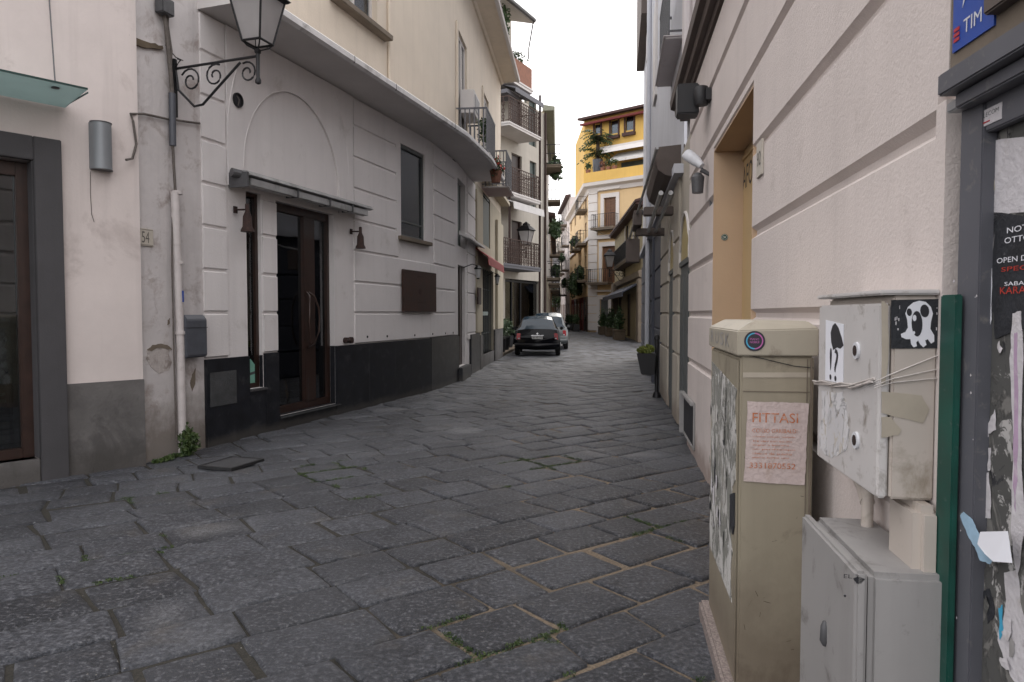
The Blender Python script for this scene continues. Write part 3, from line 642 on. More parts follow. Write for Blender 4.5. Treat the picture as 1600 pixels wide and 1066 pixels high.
# arch relief
g = MB(FC); cu, rx, sp, ry = 1.695, 1.065, 3.25, 1.165; K = 40; H1 = .028
L = [(cu - rx * math.cos(math.pi * k / K), sp + ry * math.sin(math.pi * k / K)) for k in range(K + 1)]
for a, b in zip(L, L[1:]):
    g.quad((a[0], H1, a[1]), (b[0], H1, b[1]), (b[0], H1, Z2 - .005), (a[0], H1, Z2 - .005)); g.quad((a[0], 0, a[1]), (b[0], 0, b[1]), (b[0], H1, b[1]), (a[0], H1, a[1]))
for a, b in ((.36, cu - rx), (cu + rx, 3.17)):
    g.quad((a, H1, 2.99), (b, H1, 2.99), (b, H1, Z2 - .005), (a, H1, Z2 - .005))
    g.quad((a, 0, 2.99), (a, H1, 2.99), (a, H1, Z2 - .005), (a, 0, Z2 - .005)); g.quad((b, 0, 2.99), (b, H1, 2.99), (b, H1, sp), (b, 0, sp))
rx2, sp2, ry2 = 1.34, 3.5, 1.75
for s_ in (-1, 1):
    pts = [(cu + s_ * rx2 * math.cos(a), H1 + .002, sp2 + ry2 * math.sin(a)) for a in [R(2) + R(46) * k / 14 for k in range(15)]]
    g.tube([p for p in pts if p[2] < Z2 - .02], .007, 5)
g.tube([(a[0], H1 - .002, a[1]) for a in L], .007, 6)
obj('blind_arch', g, m_white, C, recalc=False)
g = MB(FC)
g.box(-.05, .685, -.005, .035, -.05, .985); g.box(.686, .985, -.005, .034, -.05, .57); g.box(.986, 1.26, -.15, .035, -.05, 1.0); g.box(1.261, 2.65, -.3, .02, -.05, .165); g.box(2.6415, LC - .003, -.005, .035, -.05, 1.02)
g.F = FC2; g.box(.003, LC2, -.005, .034, -.05, 1.03); g.F = FD; g.box(.01, uD1 - .02, -.005, .034, -.05, 1.0); g.box(FD.u(733.5), FD.u(747), -.005, .05, -.05, .98)
g.F = FC; g.box(1.2705, 1.276, -.079, .0, .166, 1.0); g.box(2.634, 2.6395, -.079, .0, .166, 1.02); g.box(1.2765, 2.6335, -.079, -.001, .17, .176); g.box(.97, .9745, -.049, .0, .577, .98); g.box(.6955, .70, -.049, .0, .577, .98)
obj('slate_dado', g, m_slate, C, bevel=.002)
g = MB(FC)
for x, a, b in ((1.9, .18, .62), (3.6, -.04, 1.01), (4.5, -.04, 1.01)): g.box(x, x + .006, .0352, .0362, max(0, a), b)
obj('dado_joint', g, m_slatepatch, C)
u0, v0 = FC.px(328, 637, .036); u1, v1 = FC.px(369, 578, .036); g = MB(FC); g.box(u0, u1, .0355, .043, v0, v1); obj('cement_patch', g, m_slatepatch, C, bevel=.004)
g = MB(FC); g.box(1.28, 2.72, .021, .05, .13, .155); obj('threshold', g, m_slatepatch, C, bevel=.008)
# side window
g = MB(FC); a, b, c, d_ = side_w; g.box(a, a + .035, -.12, -.05, c, d_); g.box(b - .06, b, -.12, -.05, c, d_); g.box(a + .036, b - .061, -.12, -.05, c, c + .06); g.box(a + .036, b - .061, -.12, -.05, d_ - .05, d_)
sw = obj('side_window', g, m_wood, C, bevel=.004)
g = MB(FC); g.box(a + .036, b - .061, -.09, -.083, c + .061, d_ - .051); obj('pane', g, m_glassdark, sw)
g = MB(FC); g.box(a - .01, b + .02, -.15, .06, c - .03, c - .001); obj('window_sill', g, m_surround, C, bevel=.004)
g = MB(FC); g.box(.3, 1.2, -.62, -.6, .2, 2.95); obj('curtain', g, m_room, C)
fn = MB(FC); pxpoly(fn, FC, [(387, 563), (391, 561), (411, 588), (409, 599), (398, 604), (388, 601)], -.08, .004); fo = obj('paper_fan', fn, m_mint, at=(.8, -.08, .6), F=FC, label='mint green folded paper fan standing inside the narrow side window', cat='fan')
fn = MB(FC); pxpoly(fn, FC, [(389, 583), (404, 578), (406, 581), (390, 587)], -.0755, .001); obj('dark_band', fn, m_doorgreen, fo)
# entrance door
g = MB(FC); a, b, c, d_ = door_w
mul0, mul1 = FC.u(471, -.12), FC.u(488, -.12)
g.box(a, a + .05, -.17, -.08, c, d_); g.box(b - .075, b, -.17, -.08, c, d_); g.box(mul0, mul1, -.16, -.07, c + .10, d_ - .11); g.box(a + .051, b - .076, -.17, -.08, d_ - .11, d_); g.box(a + .051, b - .076, -.17, -.08, c, c + .10)
dd = obj('entrance_door', g, m_wood, C, bevel=.006)
g = MB(FC); g.box(a + .051, mul0 - .001, -.13, -.12, c + .101, d_ - .111); g.box(mul1 + .001, b - .076, -.13, -.12, c + .101, d_ - .111); obj('pane', g, m_glassdark, dd)
g = MB(FC); hu = FC.u(484, -.04); g.tube([(hu + .03, -.07, 1.02), (hu + .06, .0, 1.08), (hu + .13, .02, 1.25), (hu + .15, .02, 1.42), (hu + .13, .02, 1.58), (hu + .06, .0, 1.74), (hu + .03, -.07, 1.8)], .014, 8)
g.tube([(hu - .03, -.07, 1.02), (hu - .05, .0, 1.08), (hu - .09, .02, 1.25), (hu - .10, .02, 1.42), (hu - .09, .02, 1.58), (hu - .05, .0, 1.74), (hu - .03, -.07, 1.8)], .014, 8); obj('handle', g, m_wood, dd, smooth=True)
g = MB(FC)
for k in range(14): g.box(mul1 + .06 + k * .035, mul1 + .085 + k * .035, -.36 - (k % 2) * .02, -.34 - (k % 2) * .02, .3, 2.75)
obj('curtain', g, m_curtain, C)
pz = MB(FC); pz.box(2.0, 2.35, -1.45, -1.35, 1.9, 2.35); pz.box(1.4, 2.6, -1.6, -1.5, .17, 1.2); obj('interior_counter', pz, m_room, C)
# big window
g = MB(FC); a, b, c, d_ = win_w; g.box(a, a + .05, -.09, -.03, c, d_); g.box(b - .05, b, -.09, -.03, c, d_); g.box(a + .051, b - .051, -.09, -.03, d_ - .06, d_); g.box(a + .051, b - .051, -.09, -.03, c, c + .05); g.box(a + .051, b - .051, -.085, -.04, c + .27, c + .30)
ww = obj('window', g, m_doorgreen, C, bevel=.004)
g = MB(FC); g.box(a + .051, b - .051, -.07, -.065, c + .051, d_ - .061); obj('pane', g, m_glassblue, ww)
g = MB(FC); g.box(a - .16, b + .16, -.02, .09, c - .07, c - .001); obj('stone_sill', g, m_stone, C, bevel=.008)
g = MB(FD); a, b, c, d_ = nw; g.box(a, b, -.14, -.12, c, d_); obj('narrow_window', g, m_shutgreen, C)
a, b, c, d_ = nd; g = MB(FD); g.box(a, a + .2, -.14, -.08, c, d_); g.box(b - .3, b, -.14, -.08, c, d_); g.box(a + .201, b - .301, -.13, -.11, c, d_); obj('narrow_door', g, m_wood_dark, C)
g = MB(FD); g.box(uD1 - .1, uD2 + .1, -.1, .12, -.05, .29); obj('doorstep', g, m_slate, C, bevel=.01)
# ledge
endL = FD.p(FD.u(739.5), 0, 0); path = [FC.p(-.06, 0, 0), c1, c2, endL]
g = MB(); sweep(g, path, [(-.1, 4.825), (.72, 4.83), (.72, 4.90), (-.1, 4.97)]); obj('ledge_soffit', g, m_soffit, C)
g = MB(); sweep(g, path, [(.722, 4.815), (.76, 4.80), (.80, 4.83), (.80, 4.90), (.76, 4.935), (.60, 4.955), (.60, 4.925), (.722, 4.905)]); gt = obj('gutter_edge', g, m_ledge, C)
g = MB(FC)
for x in (1.9, 3.1, 4.3, 5.4): g.box(x, x + .012, .78, .8025, 4.815, 4.905)
obj('gutter_joint', g, m_iron, gt)
# upper storey
g = MB(FC); uw = (2.78, 4.02, 6.13, 8.2); ZT = 9.3
g.wall(-.045, LC, 4.9, ZT, [uw], .18); g.F = FC2; g.wall(0, LC2, 4.9, ZT); g.F = FD
f1 = (FD.u(713 + 1.5), FD.u(729), 4.95, FD.v(722, 45)); f2 = (FD.u(754), FD.u(764), 4.95, FD.v(758, 150))
f1 = (.12, 1.25, 5.0, 7.7); f2 = (4.2, 5.2, 5.0, 7.6)
g.wall(0, LD - .1, 4.9, ZT, [f1, f2], .15)
g.m = 1; g.F = FC; g.quad((-.04, -.6, 4.9), (LC + .1, -.6, 4.9), (LC + .1, -.6, ZT), (-.04, -.6, ZT)); g.F = FD; g.quad((-2.3, -.6, 4.9), (LD, -.6, 4.9), (LD, -.6, ZT), (-2.3, -.6, ZT))
g.m = 0; g.F = FC; g.quad((-.045, 0, 4.9), (-.045, -4, 4.9), (-.045, -4, ZT), (-.045, 0, ZT)); g.quad((-.045, 0, ZT), (LC, 0, ZT), (LC, -4, ZT), (-.045, -4, ZT)); g.F = FD; g.quad((-2, 0, ZT), (LD, 0, ZT), (LD, -4, ZT), (-2, -4, ZT)); g.quad((LD - .1, 0, 4.9), (LD - .1, -4, 4.9), (LD - .1, -4, ZT), (LD - .1, 0, ZT))
obj('upper_wall', g, [m_cream, m_room], C)
def upwin(F, o, P, nm='upper_window', d=-.10, rail=False):
    a, b, c, e = o; w = .07; g = MB(F); m_ = (a + b) / 2
    g.box(a, a + w, d - .05, d, c, e); g.box(b - w, b, d - .05, d, c, e); g.box(a + w + .001, b - w - .001, d - .05, d, e - w, e); g.box(a + w + .001, b - w - .001, d - .05, d, c, c + w); g.box(m_ - w * .6, m_ + w * .6, d - .045, d + .01, c + w, e - w)
    x = obj(nm, g, m_trim, P); g = MB(F); g.box(a + w, m_ - w * .6, d - .03, d - .024, c + w, e - w); g.box(m_ + w * .6, b - w, d - .03, d - .024, c + w, e - w); obj('pane', g, m_glassblue, x); return x
upwin(FC, uw, C); upwin(FD, f1, C, d=-.015); upwin(FD, f2, C, d=-.015)
g = MB(FC); g.box(uw[0] - .2, uw[1] + .25, -.05, .16, 6.03, 6.12); obj('upper_sill', g, m_stone, C, bevel=.01)
g = MB(FD)
for o in (f1, f2): g.box(o[0] - .15, o[0] - .01, .0, .04, o[2], o[3] + .15); g.box(o[1] + .01, o[1] + .15, .0, .04, o[2], o[3] + .15); g.box(o[0] - .009, o[1] + .009, .0, .04, o[3] + .01, o[3] + .15)
obj('window_surround', g, m_cream, C, bevel=.006)
g = MB(FC); u_ = FC.px(608, 60, .03)[0]; g.tube([(u_, .03, 4.96), (u_, .03, 9.2)], .03, 8); obj('upper_downpipe', g, m_cream, C, smooth=True)
g = MB(); path2 = [FC.p(-.3, 0, 0), c1, c2, FD.p(LD - .05, 0, 0)]
sweep(g, path2, [(-.3, ZT - .06), (.05, ZT - .05), (.10, ZT), (.55, ZT + .03), (.55, ZT + .12), (-.3, ZT + .3)]); cor = obj('cornice', g, m_cream, C)
g = MB(); sweep(g, path2, [(.552, ZT + .0), (.64, ZT + .02), (.66, ZT + .1), (.552, ZT + .14)]); obj('roof_gutter', g, m_trim, cor)
# old ground floor D to the far end
D = thing('old_shop_house', 'old yellowish shop front with red awning beyond the white grooved building', 'building', FD, (uCe, 0, 0))
sh = (FD.u(752), FD.u(771), .35, FD.v(760, 420)); uwD = (FD.u(755), FD.u(766), FD.v(760, 385), FD.v(760, 305))
g = MB(FD); g.wall(uCe, LD, -.05, 4.9, [sh, uwD], .2); g.quad((LD, 0, -.05), (LD, -3, -.05), (LD, -3, ZT), (LD, 0, ZT)); obj('wall', g, m_yellowold, D)
g = MB(FD); g.box(FD.u(747) + .02, sh[0] - .02, 0, .06, -.05, .92); g.box(sh[1] + .02, LD + .04, 0, .06, -.05, 1.0); g.box(sh[0], sh[1], -.15, .02, -.05, .35); obj('dado', g, m_cement, D, bevel=.01)
g = MB(FD)
for k in range(8):
    u_ = sh[0] + (sh[1] - sh[0]) * k / 7; g.box(u_ - .012, u_ + .012, -.10, -.07, .36, sh[3])
for v in (.9, 1.5, 2.2): g.box(sh[0], sh[1], -.115, -.101, v, v + .03)
sf = obj('shop_window', g, m_doorgreen, D); g = MB(FD); g.box(sh[0], sh[1], -.14, -.13, .35, sh[3]); obj('pane', g, m_glassdark, sf)
g = MB(FD)
rnd = random.Random(4)
for r_ in range(3):
    u_ = sh[0] + .15
    while u_ < sh[1] - .3: w = rnd.uniform(.12, .3); g.m = rnd.choice((0, 0, 1)); g.box(u_, u_ + w, -.5, -.3, .5 + r_ * .35, .5 + r_ * .35 + rnd.uniform(.15, .3)); u_ += w + .04
obj('displayed_goods', g, [m_bottle, m_bottlew], D)
g = MB(FD)
for k in range(9): g.box(sh[0] + .1 + k * .2, sh[0] + .22 + k * .2, -.069, -.06, FD.v(760, 493), FD.v(760, 487))
obj('white_lettering_strip', g, m_bottlew, sf)
g = MB(FD); g.box(uwD[0], uwD[1], -.08, -.03, uwD[2], uwD[3]); obj('upper_shutter', g, m_shutgreen, D)
g = MB(FD); g.box(uCe + .05, FD.u(751), 0, .06, 1.0, 4.7); g.box(FD.u(774), LD, 0, .08, 1.0, 4.5); g.box(FD.u(745), LD + .1, 0, .3, FD.v(770, 305), FD.v(770, 305) + .12); obj('pilaster', g, m_yellowold, D, bevel=.01)
g = MB(FD); aw0, aw1 = FD.u(753), FD.u(779, .2)
va = 3.05; aw0, aw1 = FD.u(763, .35), FD.u(787, .35); g.prism([(.02, va + .16), (.35, va - .08), (.37, va - .30), (.355, va - .30), (.335, va - .10), (.02, va + .12)], aw0, aw1); obj('red_awning', g, m_awnred, at=(aw0, 0, va), F=FD, label='small red awning over the shop window beyond the white building', cat='awning')
g = MB(FD); g.prism([(.02, va + .30), (.25, va + .18), (.25, va + .12), (.02, va + .2)], FD.u(716), FD.u(744)); obj('rolled_awning', g, m_awnwhite, at=(FD.u(716), 0, va), F=FD, bevel=.01, label='pale rolled awning above the narrow dark door', cat='awning')
g = MB(FD); u_ = FD.u(741); g.box(u_, u_ + .55, .07, .11, FD.v(744, 476), FD.v(744, 450)); obj('wall_plaque', g, m_rustplate, at=(u_, 0, 2), F=FD, bevel=.005, label='small brown plaque on the pilaster left of the bottle display', cat='plaque')
# ------------------------------------------------------------------ fittings on C
aw = thing('awning_cassette', 'closed grey awning housing above the white shop entrance', 'awning', FC, (.4, 0, 3.05))
a0, a1 = .40, 3.30
g = MB(FC); g.prism([(.022, 3.10), (.10, 3.17), (.26, 3.15), (.30, 3.10), (.24, 3.085), (.10, 3.10), (.022, 3.04)], a0, a1); obj('hood', g, m_zinc, aw, bevel=.004)
g = MB(FC); g.tube([(a0 + .02, .17, 3.04), (a1 - .1, .17, 3.04)], .05, 14); obj('roller', g, m_awnwhite, aw, smooth=True)
g = MB(FC); g.box(a0 + .05, a1 - .12, .23, .27, 2.99, 3.075); obj('front_bar', g, m_zinc, aw, bevel=.006)
g = MB(FC)
for x in (a0 + .95, a0 + 1.7, a0 + 2.3): g.box(x, x + .02, .1, .29, 2.985, 3.09)
g.box(a0 - .03, a0 + .0, .02, .28, 2.96, 3.13); g.tube([(a0 - .1, .12, 3.12), (a0 + .08, .2, 3.1)], .05, 10); obj('bracket', g, m_iron, aw)
for i, (x, y) in enumerate(((367, 328), (548, 362))):
    u_, v_ = FC.px(x, y, .02); k = thing('wall_spotlight', ['rusty spotlight shaped like a bottle beside the narrow side window', 'rusty spotlight shaped like a bottle right of the entrance door'][i], 'lamp', FC, (u_, .02, v_), 'rusty bottle spotlights by the entrance')
    g = MB(FC); g.box(u_ - .03, u_ + .03, .022, .035, v_ - .04, v_ + .04); g.tube([(u_, .03, v_), (u_ + .02, .16, v_)], .011, 8); obj('bracket', g, m_rust, k)
    g = MB(FC); g.lathe(u_ + .03, .17, [(.018, v_ + .07), (.024, v_ + .06), (.024, v_ - .02), (.05, v_ - .08), (.055, v_ - .2), (.075, v_ - .235), (.078, v_ - .26), (.06, v_ - .262)], 14); obj('shade', g, m_rust, k, smooth=True)
u_, v_ = FC.px(370, 157, .02); h = thing('vent_hole', 'round dark vent opening high on the wall beside the blind arch', 'vent', FC, (u_, 0, v_))
g = MB(FC)
n_ = 24
g.add([(u_ + .085 * math.cos(2 * math.pi * k / n_), d, v_ + .085 * math.sin(2 * math.pi * k / n_)) for d in (.021, .05) for k in range(n_)] + [(u_ + .07 * math.cos(2 * math.pi * k / n_), d, v_ + .07 * math.sin(2 * math.pi * k / n_)) for d in (.05, .022) for k in range(n_)],
      [(i + j * n_, (i + 1) % n_ + j * n_, (i + 1) % n_ + (j + 1) * n_, i + (j + 1) * n_) for j in range(3) for i in range(n_)]); obj('ring', g, m_black, h)
g = MB(FC); g.disc(u_, v_, .072, .0282, .032); obj('grille', g, m_ink, h); g = MB(FC); g.tube([(u_, .035, v_ - .06), (u_ + .01, .05, v_), (u_ - .01, .03, v_ + .05)], .008, 6); obj('wire', g, m_cable, h)
u0, v0 = FC.px(627, 487, .06); u1, v1 = FC.px(682, 421, .06); u0, u1 = 4.75, LC + .05; u1 = FC.u(681, .06)
pq = thing('metal_plaque', 'large blank dark brown metal plaque below the big window', 'plaque', FC, (u0, 0, v0)); v0, v1 = 1.53, 2.28
g = MB(FC); g.box(u0, u1, .04, .075, v0, v1); obj('plate', g, m_rustplate, pq, bevel=.006); g = MB(FC); g.box(u0 + .1, u0 + .2, .02, .04, v0 + .1, v1 - .1); g.box(u1 - .5, u1 - .4, -.15, .04, v0 + .1, v1 - .1); obj('stand_off', g, m_ink, pq)
g = MB(FC); g.box((u0 + u1) / 2 - .12, (u0 + u1) / 2 + .12, .076, .078, v1 - .11, v1 - .09); g.disc((u0 + u1) / 2 - .02, (v0 + v1) / 2, .06, .076, .078); g.box(u0 + .6, u0 + .95, .076, .078, v0 + .16, v0 + .18); obj('faint_lettering', g, m_rust, pq)
u_, v_ = FC.px(541, 532, .03); va_ = thing('fire_hydrant_valve', 'rusty brown valve fitting low on the white wall right of the door', 'valve', FC, (u_, 0, v_))
g = MB(FC); g.tube([(u_, .0, v_), (u_, .06, v_)], .045, 14); g.tube([(u_ - .06, .065, v_), (u_ + .06, .065, v_ )], .022, 10); obj('body', g, m_rust, va_, smooth=True)
g = MB(FC); g.tube([(u_ + .1, .03, v_), (u_ + .1, .075, v_)], .05, 14); obj('cap', g, m_rust, va_, smooth=True)
g = MB(FC); pts = [(574, 526.5), (605, 525.5), (648, 524)]
for x, y in pts: u_, v_ = FC.px(x, y, .023); g.disc(u_, v_, .02, .0225, .03, 10)
g.F = FC2
for x, y in ((676, 522), (696, 521), (708, 520)): u_, v_ = FC2.px(x, y, .023); g.disc(u_, v_, .02, .0225, .03, 10)
obj('anchor_holes', g, m_ink, C)
# rusty balconies on the upper front of D
def balcony(P, F, u0, u1, v, d=.8, hr=.95, bars='bars', slab=m_soffit, mat=m_black, th=.12, pitch=.12, d0=0, solid=None):
    g = MB(F); g.box(u0, u1, d0, d0 + d, v - th, v); g.box(u0 - .03, u1 + .03, d0, d0 + d + .03, v - th * .45, v - th * .2); b_ = obj('balcony', g, slab, P)
    g = MB(F); dd = d0 + d - .03
    if solid: g.box(u0 + .02, u1 - .02, dd - .02, dd, v, v + hr); g.box(u0 + .02, u0 + .05, d0, dd - .02, v, v + hr); g.box(u1 - .05, u1 - .02, d0, dd - .02, v, v + hr)
    else:
        for w in ((v + .06, .02), (v + hr, .035)):
            g.box(u0 + .02, u1 - .02, dd - .03, dd, w[0], w[0] + w[1]); g.box(u0 + .02, u0 + .05, d0, dd - .031, w[0], w[0] + w[1]); g.box(u1 - .05, u1 - .02, d0, dd - .031, w[0], w[0] + w[1])
        n = max(2, int((u1 - u0) / pitch)); r = .012
        for k in range(n + 1):
            x = u0 + .03 + (u1 - u0 - .06) * k / n; g.box(x - r, x + r, dd - .025, dd - .005, v, v + hr)
        for k in range(1, int(d / pitch)):
            y = d0 + k * pitch
            for x in (u0 + .035, u1 - .035): g.box(x - r, x + r, y - r, y + r, v, v + hr)
        if bars == 'scroll':
            g.box(u0 + .02, u1 - .02, dd - .02, dd, v + .28, v + .30); g.box(u0 + .02, u1 - .02, dd - .02, dd, v + .7, v + .72)
            for k in range(n):
                x = u0 + .03 + (u1 - u0 - .06) * (k + .5) / n
                for vv_ in (v + .18, v + .40, v + .58, v + .82): g.tube([(x + .055 * math.cos(a), dd - .015, vv_ + .075 * math.sin(a)) for a in [2 * math.pi * j / 7 for j in range(7)]], .014, 3, True)
            for y in (d0 + .25, d0 + .55, d0 + .8):
                for vv_ in (v + .2, v + .45, v + .75): g.tube([(u0 + .035, y + .07 * math.cos(a), vv_ + .09 * math.sin(a)) for a in [2 * math.pi * j / 7 for j in range(7)]], .014, 3, True)
    obj('railing', g, solid or mat, b_); return b_
b1 = balcony(C, FD, -.05, 1.45, 4.99, .72, .95, pitch=.1, slab=m_soffit, mat=m_greymetal, th=.04)
b2 = balcony(C, FD, 4.0, 5.5, 4.99, .72, .95, pitch=.1, slab=m_soffit, mat=m_greymetal, th=.04)
ac = thing('air_conditioner', 'weathered air conditioner box with dry plants on the upper front above the ledge end', 'air conditioner', FD, (2.2, 0, 6.6))
u_, v_ = FD.px(738, 175, .3); g = MB(FD); g.box(u_, u_ + .9, .02, .34, v_ - .02, v_ + .5); obj('casing', g, m_soffit, ac, bevel=.01); g = MB(FD); g.box(u_ + .1, u_ + .8, .341, .35, v_ + .08, v_ + .42); obj('grille', g, m_iron, ac)
g = MB(FD); g.leaves((u_ + .6, .5, v_ - .25), (.7, .2, .4), 260, .09); obj('hanging_plant', g, m_leafd, at=(u_ + .6, .4, v_ - .4), F=FD, recalc=False, label='dry hanging plant below the air conditioner on the upper front', cat='plant')
fp = thing('flower_pot', 'pot of red flowers on the balcony at the end of the long ledge', 'flower pot', FD, (6.2, .6, 5.0)); g = MB(FD); u_, v_ = FD.px(775, 262, .75); g.lathe(u_, .75, [(.1, v_ - .35), (.15, v_ - .08)], 10); obj('pot', g, m_terra, fp)
g = MB(FD); g.leaves((u_, .75, v_), (.35, .2, .3), 150, .09); obj('leaves', g, m_leafd, fp, recalc=False); g = MB(FD); g.leaves((u_, .75, v_ + .03), (.36, .22, .3), 110, .08); obj('flowers', g, m_redflower, fp, recalc=False)
# ------------------------------------------------------------------ street lantern (scroll bracket)
def lantern(name, label, F, u, v, L, group=None, s=1.0, bracket=True, seg=4):
    """lantern at the end of a bracket of length L square to the wall, v = height of the bracket bar"""
    T = thing(name, label, 'street lamp', F, (u, 0, v), group)
    g = MB(F)
    if bracket:
        g.box(u - .02, u + .02, .003, .03, v - .50 * s, v + .1 * s); g.tube([(u, .03, v), (u, L, v + .02)], .014 * s, 8); g.tube([(u, .03, v + .02), (u, .10, v + .09 * s), (u, .06, v + .1 * s)], .012 * s, 6)
        g.tube([(u, .03, v - .02), (u, .06, v - .22 * s), (u, .2 * L + .05, v - .41 * s), (u, .35 * L, v - .40 * s), (u, .55 * L, v - .23 * s), (u, .80 * L, v - .02)], .013 * s, 6)
        def spiral(c, r, a0, turns, sg=1): g.tube([(u, c[0] + r * (1 - t * .75) * math.cos(a0 + sg * t * turns * 2 * math.pi), v + c[1] + r * (1 - t * .75) * math.sin(a0 + sg * t * turns * 2 * math.pi)) for t in [k / 22 for k in range(23)]], .010 * s, 5)
        spiral((.21 * L, -.14 * s), .13 * s, R(150), 1.4, -1); spiral((.50 * L, -.12 * s), .12 * s, R(60), 1.4, 1); spiral((.88 * L, -.13 * s), .11 * s, R(120), 1.4, -1)
        obj('bracket', g, m_black, T, smooth=True)
    g = MB(F); g.lathe(u, L, [(.008, v - .26 * s), (.028 * s, v - .25 * s), (.03 * s, v - .22 * s), (.018 * s, v - .19 * s), (.02 * s, v + .04 * s), (.03 * s, v + .05 * s), (.035 * s, v + .08 * s)], 12); obj('stem', g, m_black, T, smooth=True)
    b0, b1_ = v + .15 * s, v + .59 * s; r0, r1 = .10 * s, .185 * s; a0 = math.pi / seg
    k2 = 1 / math.cos(math.pi / seg)
    P = lambda r, z, k: (u + r * k2 * math.cos(a0 + 2 * math.pi * k / seg), L + r * k2 * math.sin(a0 + 2 * math.pi * k / seg), z)
    g = MB(F)
    for k in range(seg): g.quad(P(r0, b0, k), P(r0, b0, k + 1), P(r1, b1_, k + 1), P(r1, b1_, k))
    obj('glass', g, m_lantglass, T)
    g = MB(F)
    for k in range(seg):
        g.tube([P(r0 + .004, b0, k), P(r1 + .004, b1_, k)], .011 * s, 6); g.tube([P(r0 + .004, b0, k), P(r0 + .004, b0, k + 1)], .012 * s, 6); g.tube([P(r1 + .004, b1_, k), P(r1 + .004, b1_, k + 1)], .014 * s, 6)
        g.tube([P(r0, b0, k), P(r0 * .75, b0 - .04 * s, k), (u, L, v + .07 * s)], .008 * s, 5)
    obj('frame', g, m_black, T, smooth=True)
    g = MB(F); g.lathe(u, L, [(r * k2 * s, b1_ + z * s) for r, z in ((.215, .0), (.235, .02), (.17, .10), (.11, .16), (.09, .17), (.09, .21), (.05, .25), (.012, .29))], seg, a0=a0); obj('hood', g, m_black, T)
    return T
lan = lantern('street_lantern', 'black wrought iron scroll bracket lantern with milky panes near the top left', FC, FC.u(278), 4.06, 1.05)
# ------------------------------------------------------------------ weeds at the foot of B
def weed(F, u, d, v, r, n, size, label, name='weed_clump'):
    g = MB(F)
    g.leaves((u, d, v + r[2] * .8), r, n, size, .8); obj(name, g, m_leaf, at=(u, d, v), F=F, recalc=False, label=label, cat='plant')
w1 = FC.u(287, .12); weed(FC, w1, .16, 0, (.13, .10, .20), 520, .05, 'leafy green weed clump growing at the foot of the white downpipe')
g = MB(FC)
for k in range(9): g.leaves((FC.u(238 + k * 6, .1), .12 + .03 * math.sin(k), .02), (.06, .04, .03), 60, .035, .6)
obj('low_weeds', g, m_leaf, recalc=False, kind='stuff', label='low green weeds along the foot of the worn plaster', cat='plant')
# drain grate
gc = G(362, 727); gf = Frame((gc.x, gc.y), (.32, .95)); GZ = .012; t = thing('drain_grate', 'small cast iron drain grate in the paving by the dark dado', 'drain', gf, (0, 0, 0))
g = MB(gf); g.box(-.24, .24, -.2, -.17, .004, .032); g.box(-.24, .24, .17, .2, .004, .032); g.box(-.24, -.21, -.169, .169, .004, .032); g.box(.21, .24, -.169, .169, .004, .032); obj('frame', g, m_grate, t)
g = MB(gf)
for k in range(11): g.box(-.20 + k * .04, -.178 + k * .04, -.169, .169, .016, .029)
obj('bars', g, m_iron, t)
g = MB(gf); g.quad((-.23, -.19, .014), (.23, -.19, .014), (.23, .19, .014), (-.23, .19, .014)); obj('pit', g, m_ink, t)
# ================================================================== RIGHT WALL
UR = lambda x, d=0: FR.u(x, d)
RB = thing('right_building', 'rosy white grooved wall along the right with apricot door recess and brown stone cornice', 'building', FR, (-4, 0, 0))
ra, rb, rt = UR(1118), UR(1181), 2.88
u_near, u_far, ZR = -1.2, UR(1079.5), 3.95
uE = UR(1494); mb = MB(FR); mb.wall(u_far, uE, -.05, ZR, [(ra, rb, -.04, rt)], .22)
mb.m = 1; mb.quad((ra - .5, -.6, -.05), (rb + .5, -.6, -.05), (rb + .5, -.6, 3.2), (ra - .5, -.6, 3.2))
obj('wall', mb, [m_right, m_room], RB)
RR = [.97, 1.49, 1.985, 2.48, 2.985, 3.49, ZR]
def prow(g, u0, u1, a, b): g.prism([(0, a + .014), (.03, a + .038), (.03, b - .036), (0, b - .012)], u0, u1)
K0 = UR(1477)
g = MB(FR)
for a, b in zip(RR, RR[1:]):
    if a < rt and b > rt: prow(g, u_far, ra - .001, a, b); prow(g, ra - .0005, rb + .0005, rt - .012, b); prow(g, rb + .001, K0, a, b)
    elif b <= rt: prow(g, u_far, ra, a, b); prow(g, rb, K0, a, b)
    else: prow(g, u_far, K0, a, b)
prow(g, u_far, ra, -.05, .97); prow(g, rb, K0, -.05, .97)
g.box(K0 + .004, uE, -.01, .034, -.05, 2.03); prow(g, K0, uE, 2.03, 2.48)
for a, b in zip(RR[3:], RR[4:]): prow(g, K0, uE, a, b)
obj('rendered_block_courses', g, m_right, RB)
g = MB(FR)
g.box(ra - .0, ra + .012, -.22, .028, -.04, rt - .012); g.box(rb - .012, rb, -.22, .028, -.04, rt - .012); g.box(ra + .0125, rb - .0125, -.22, .028, rt - .012, rt - .002); obj('door_reveal', g, m_orangewall, RB)
g = MB(FR); g.box(ra + .013, rb - .013, -.235, -.215, -.04, rt - .014); g.box(ra + .013, rb - .013, -.2145, -.20, 2.78, 2.81); dd = obj('recessed_door', g, m_apridoor, RB)
g = MB(FR); u0, v0 = FR.px(1160, 293, -.21); text(g, FR, 'AFO', u0, v0 - .03, .42, .19, -.2135, slant=.0); obj('lettering', g, m_ink, dd)
g = MB(side_of(FR, ra + .0125)); 
fj = Frame(FR.p(ra + .013, 0, 0), -FR.N, FR.U)
g = MB(fj); q_ = fj.px(1132, 371); g.disc(q_[0], q_[1], .028, .001, .003); ds = obj('round_sticker', g, m_stickgreen, RB)
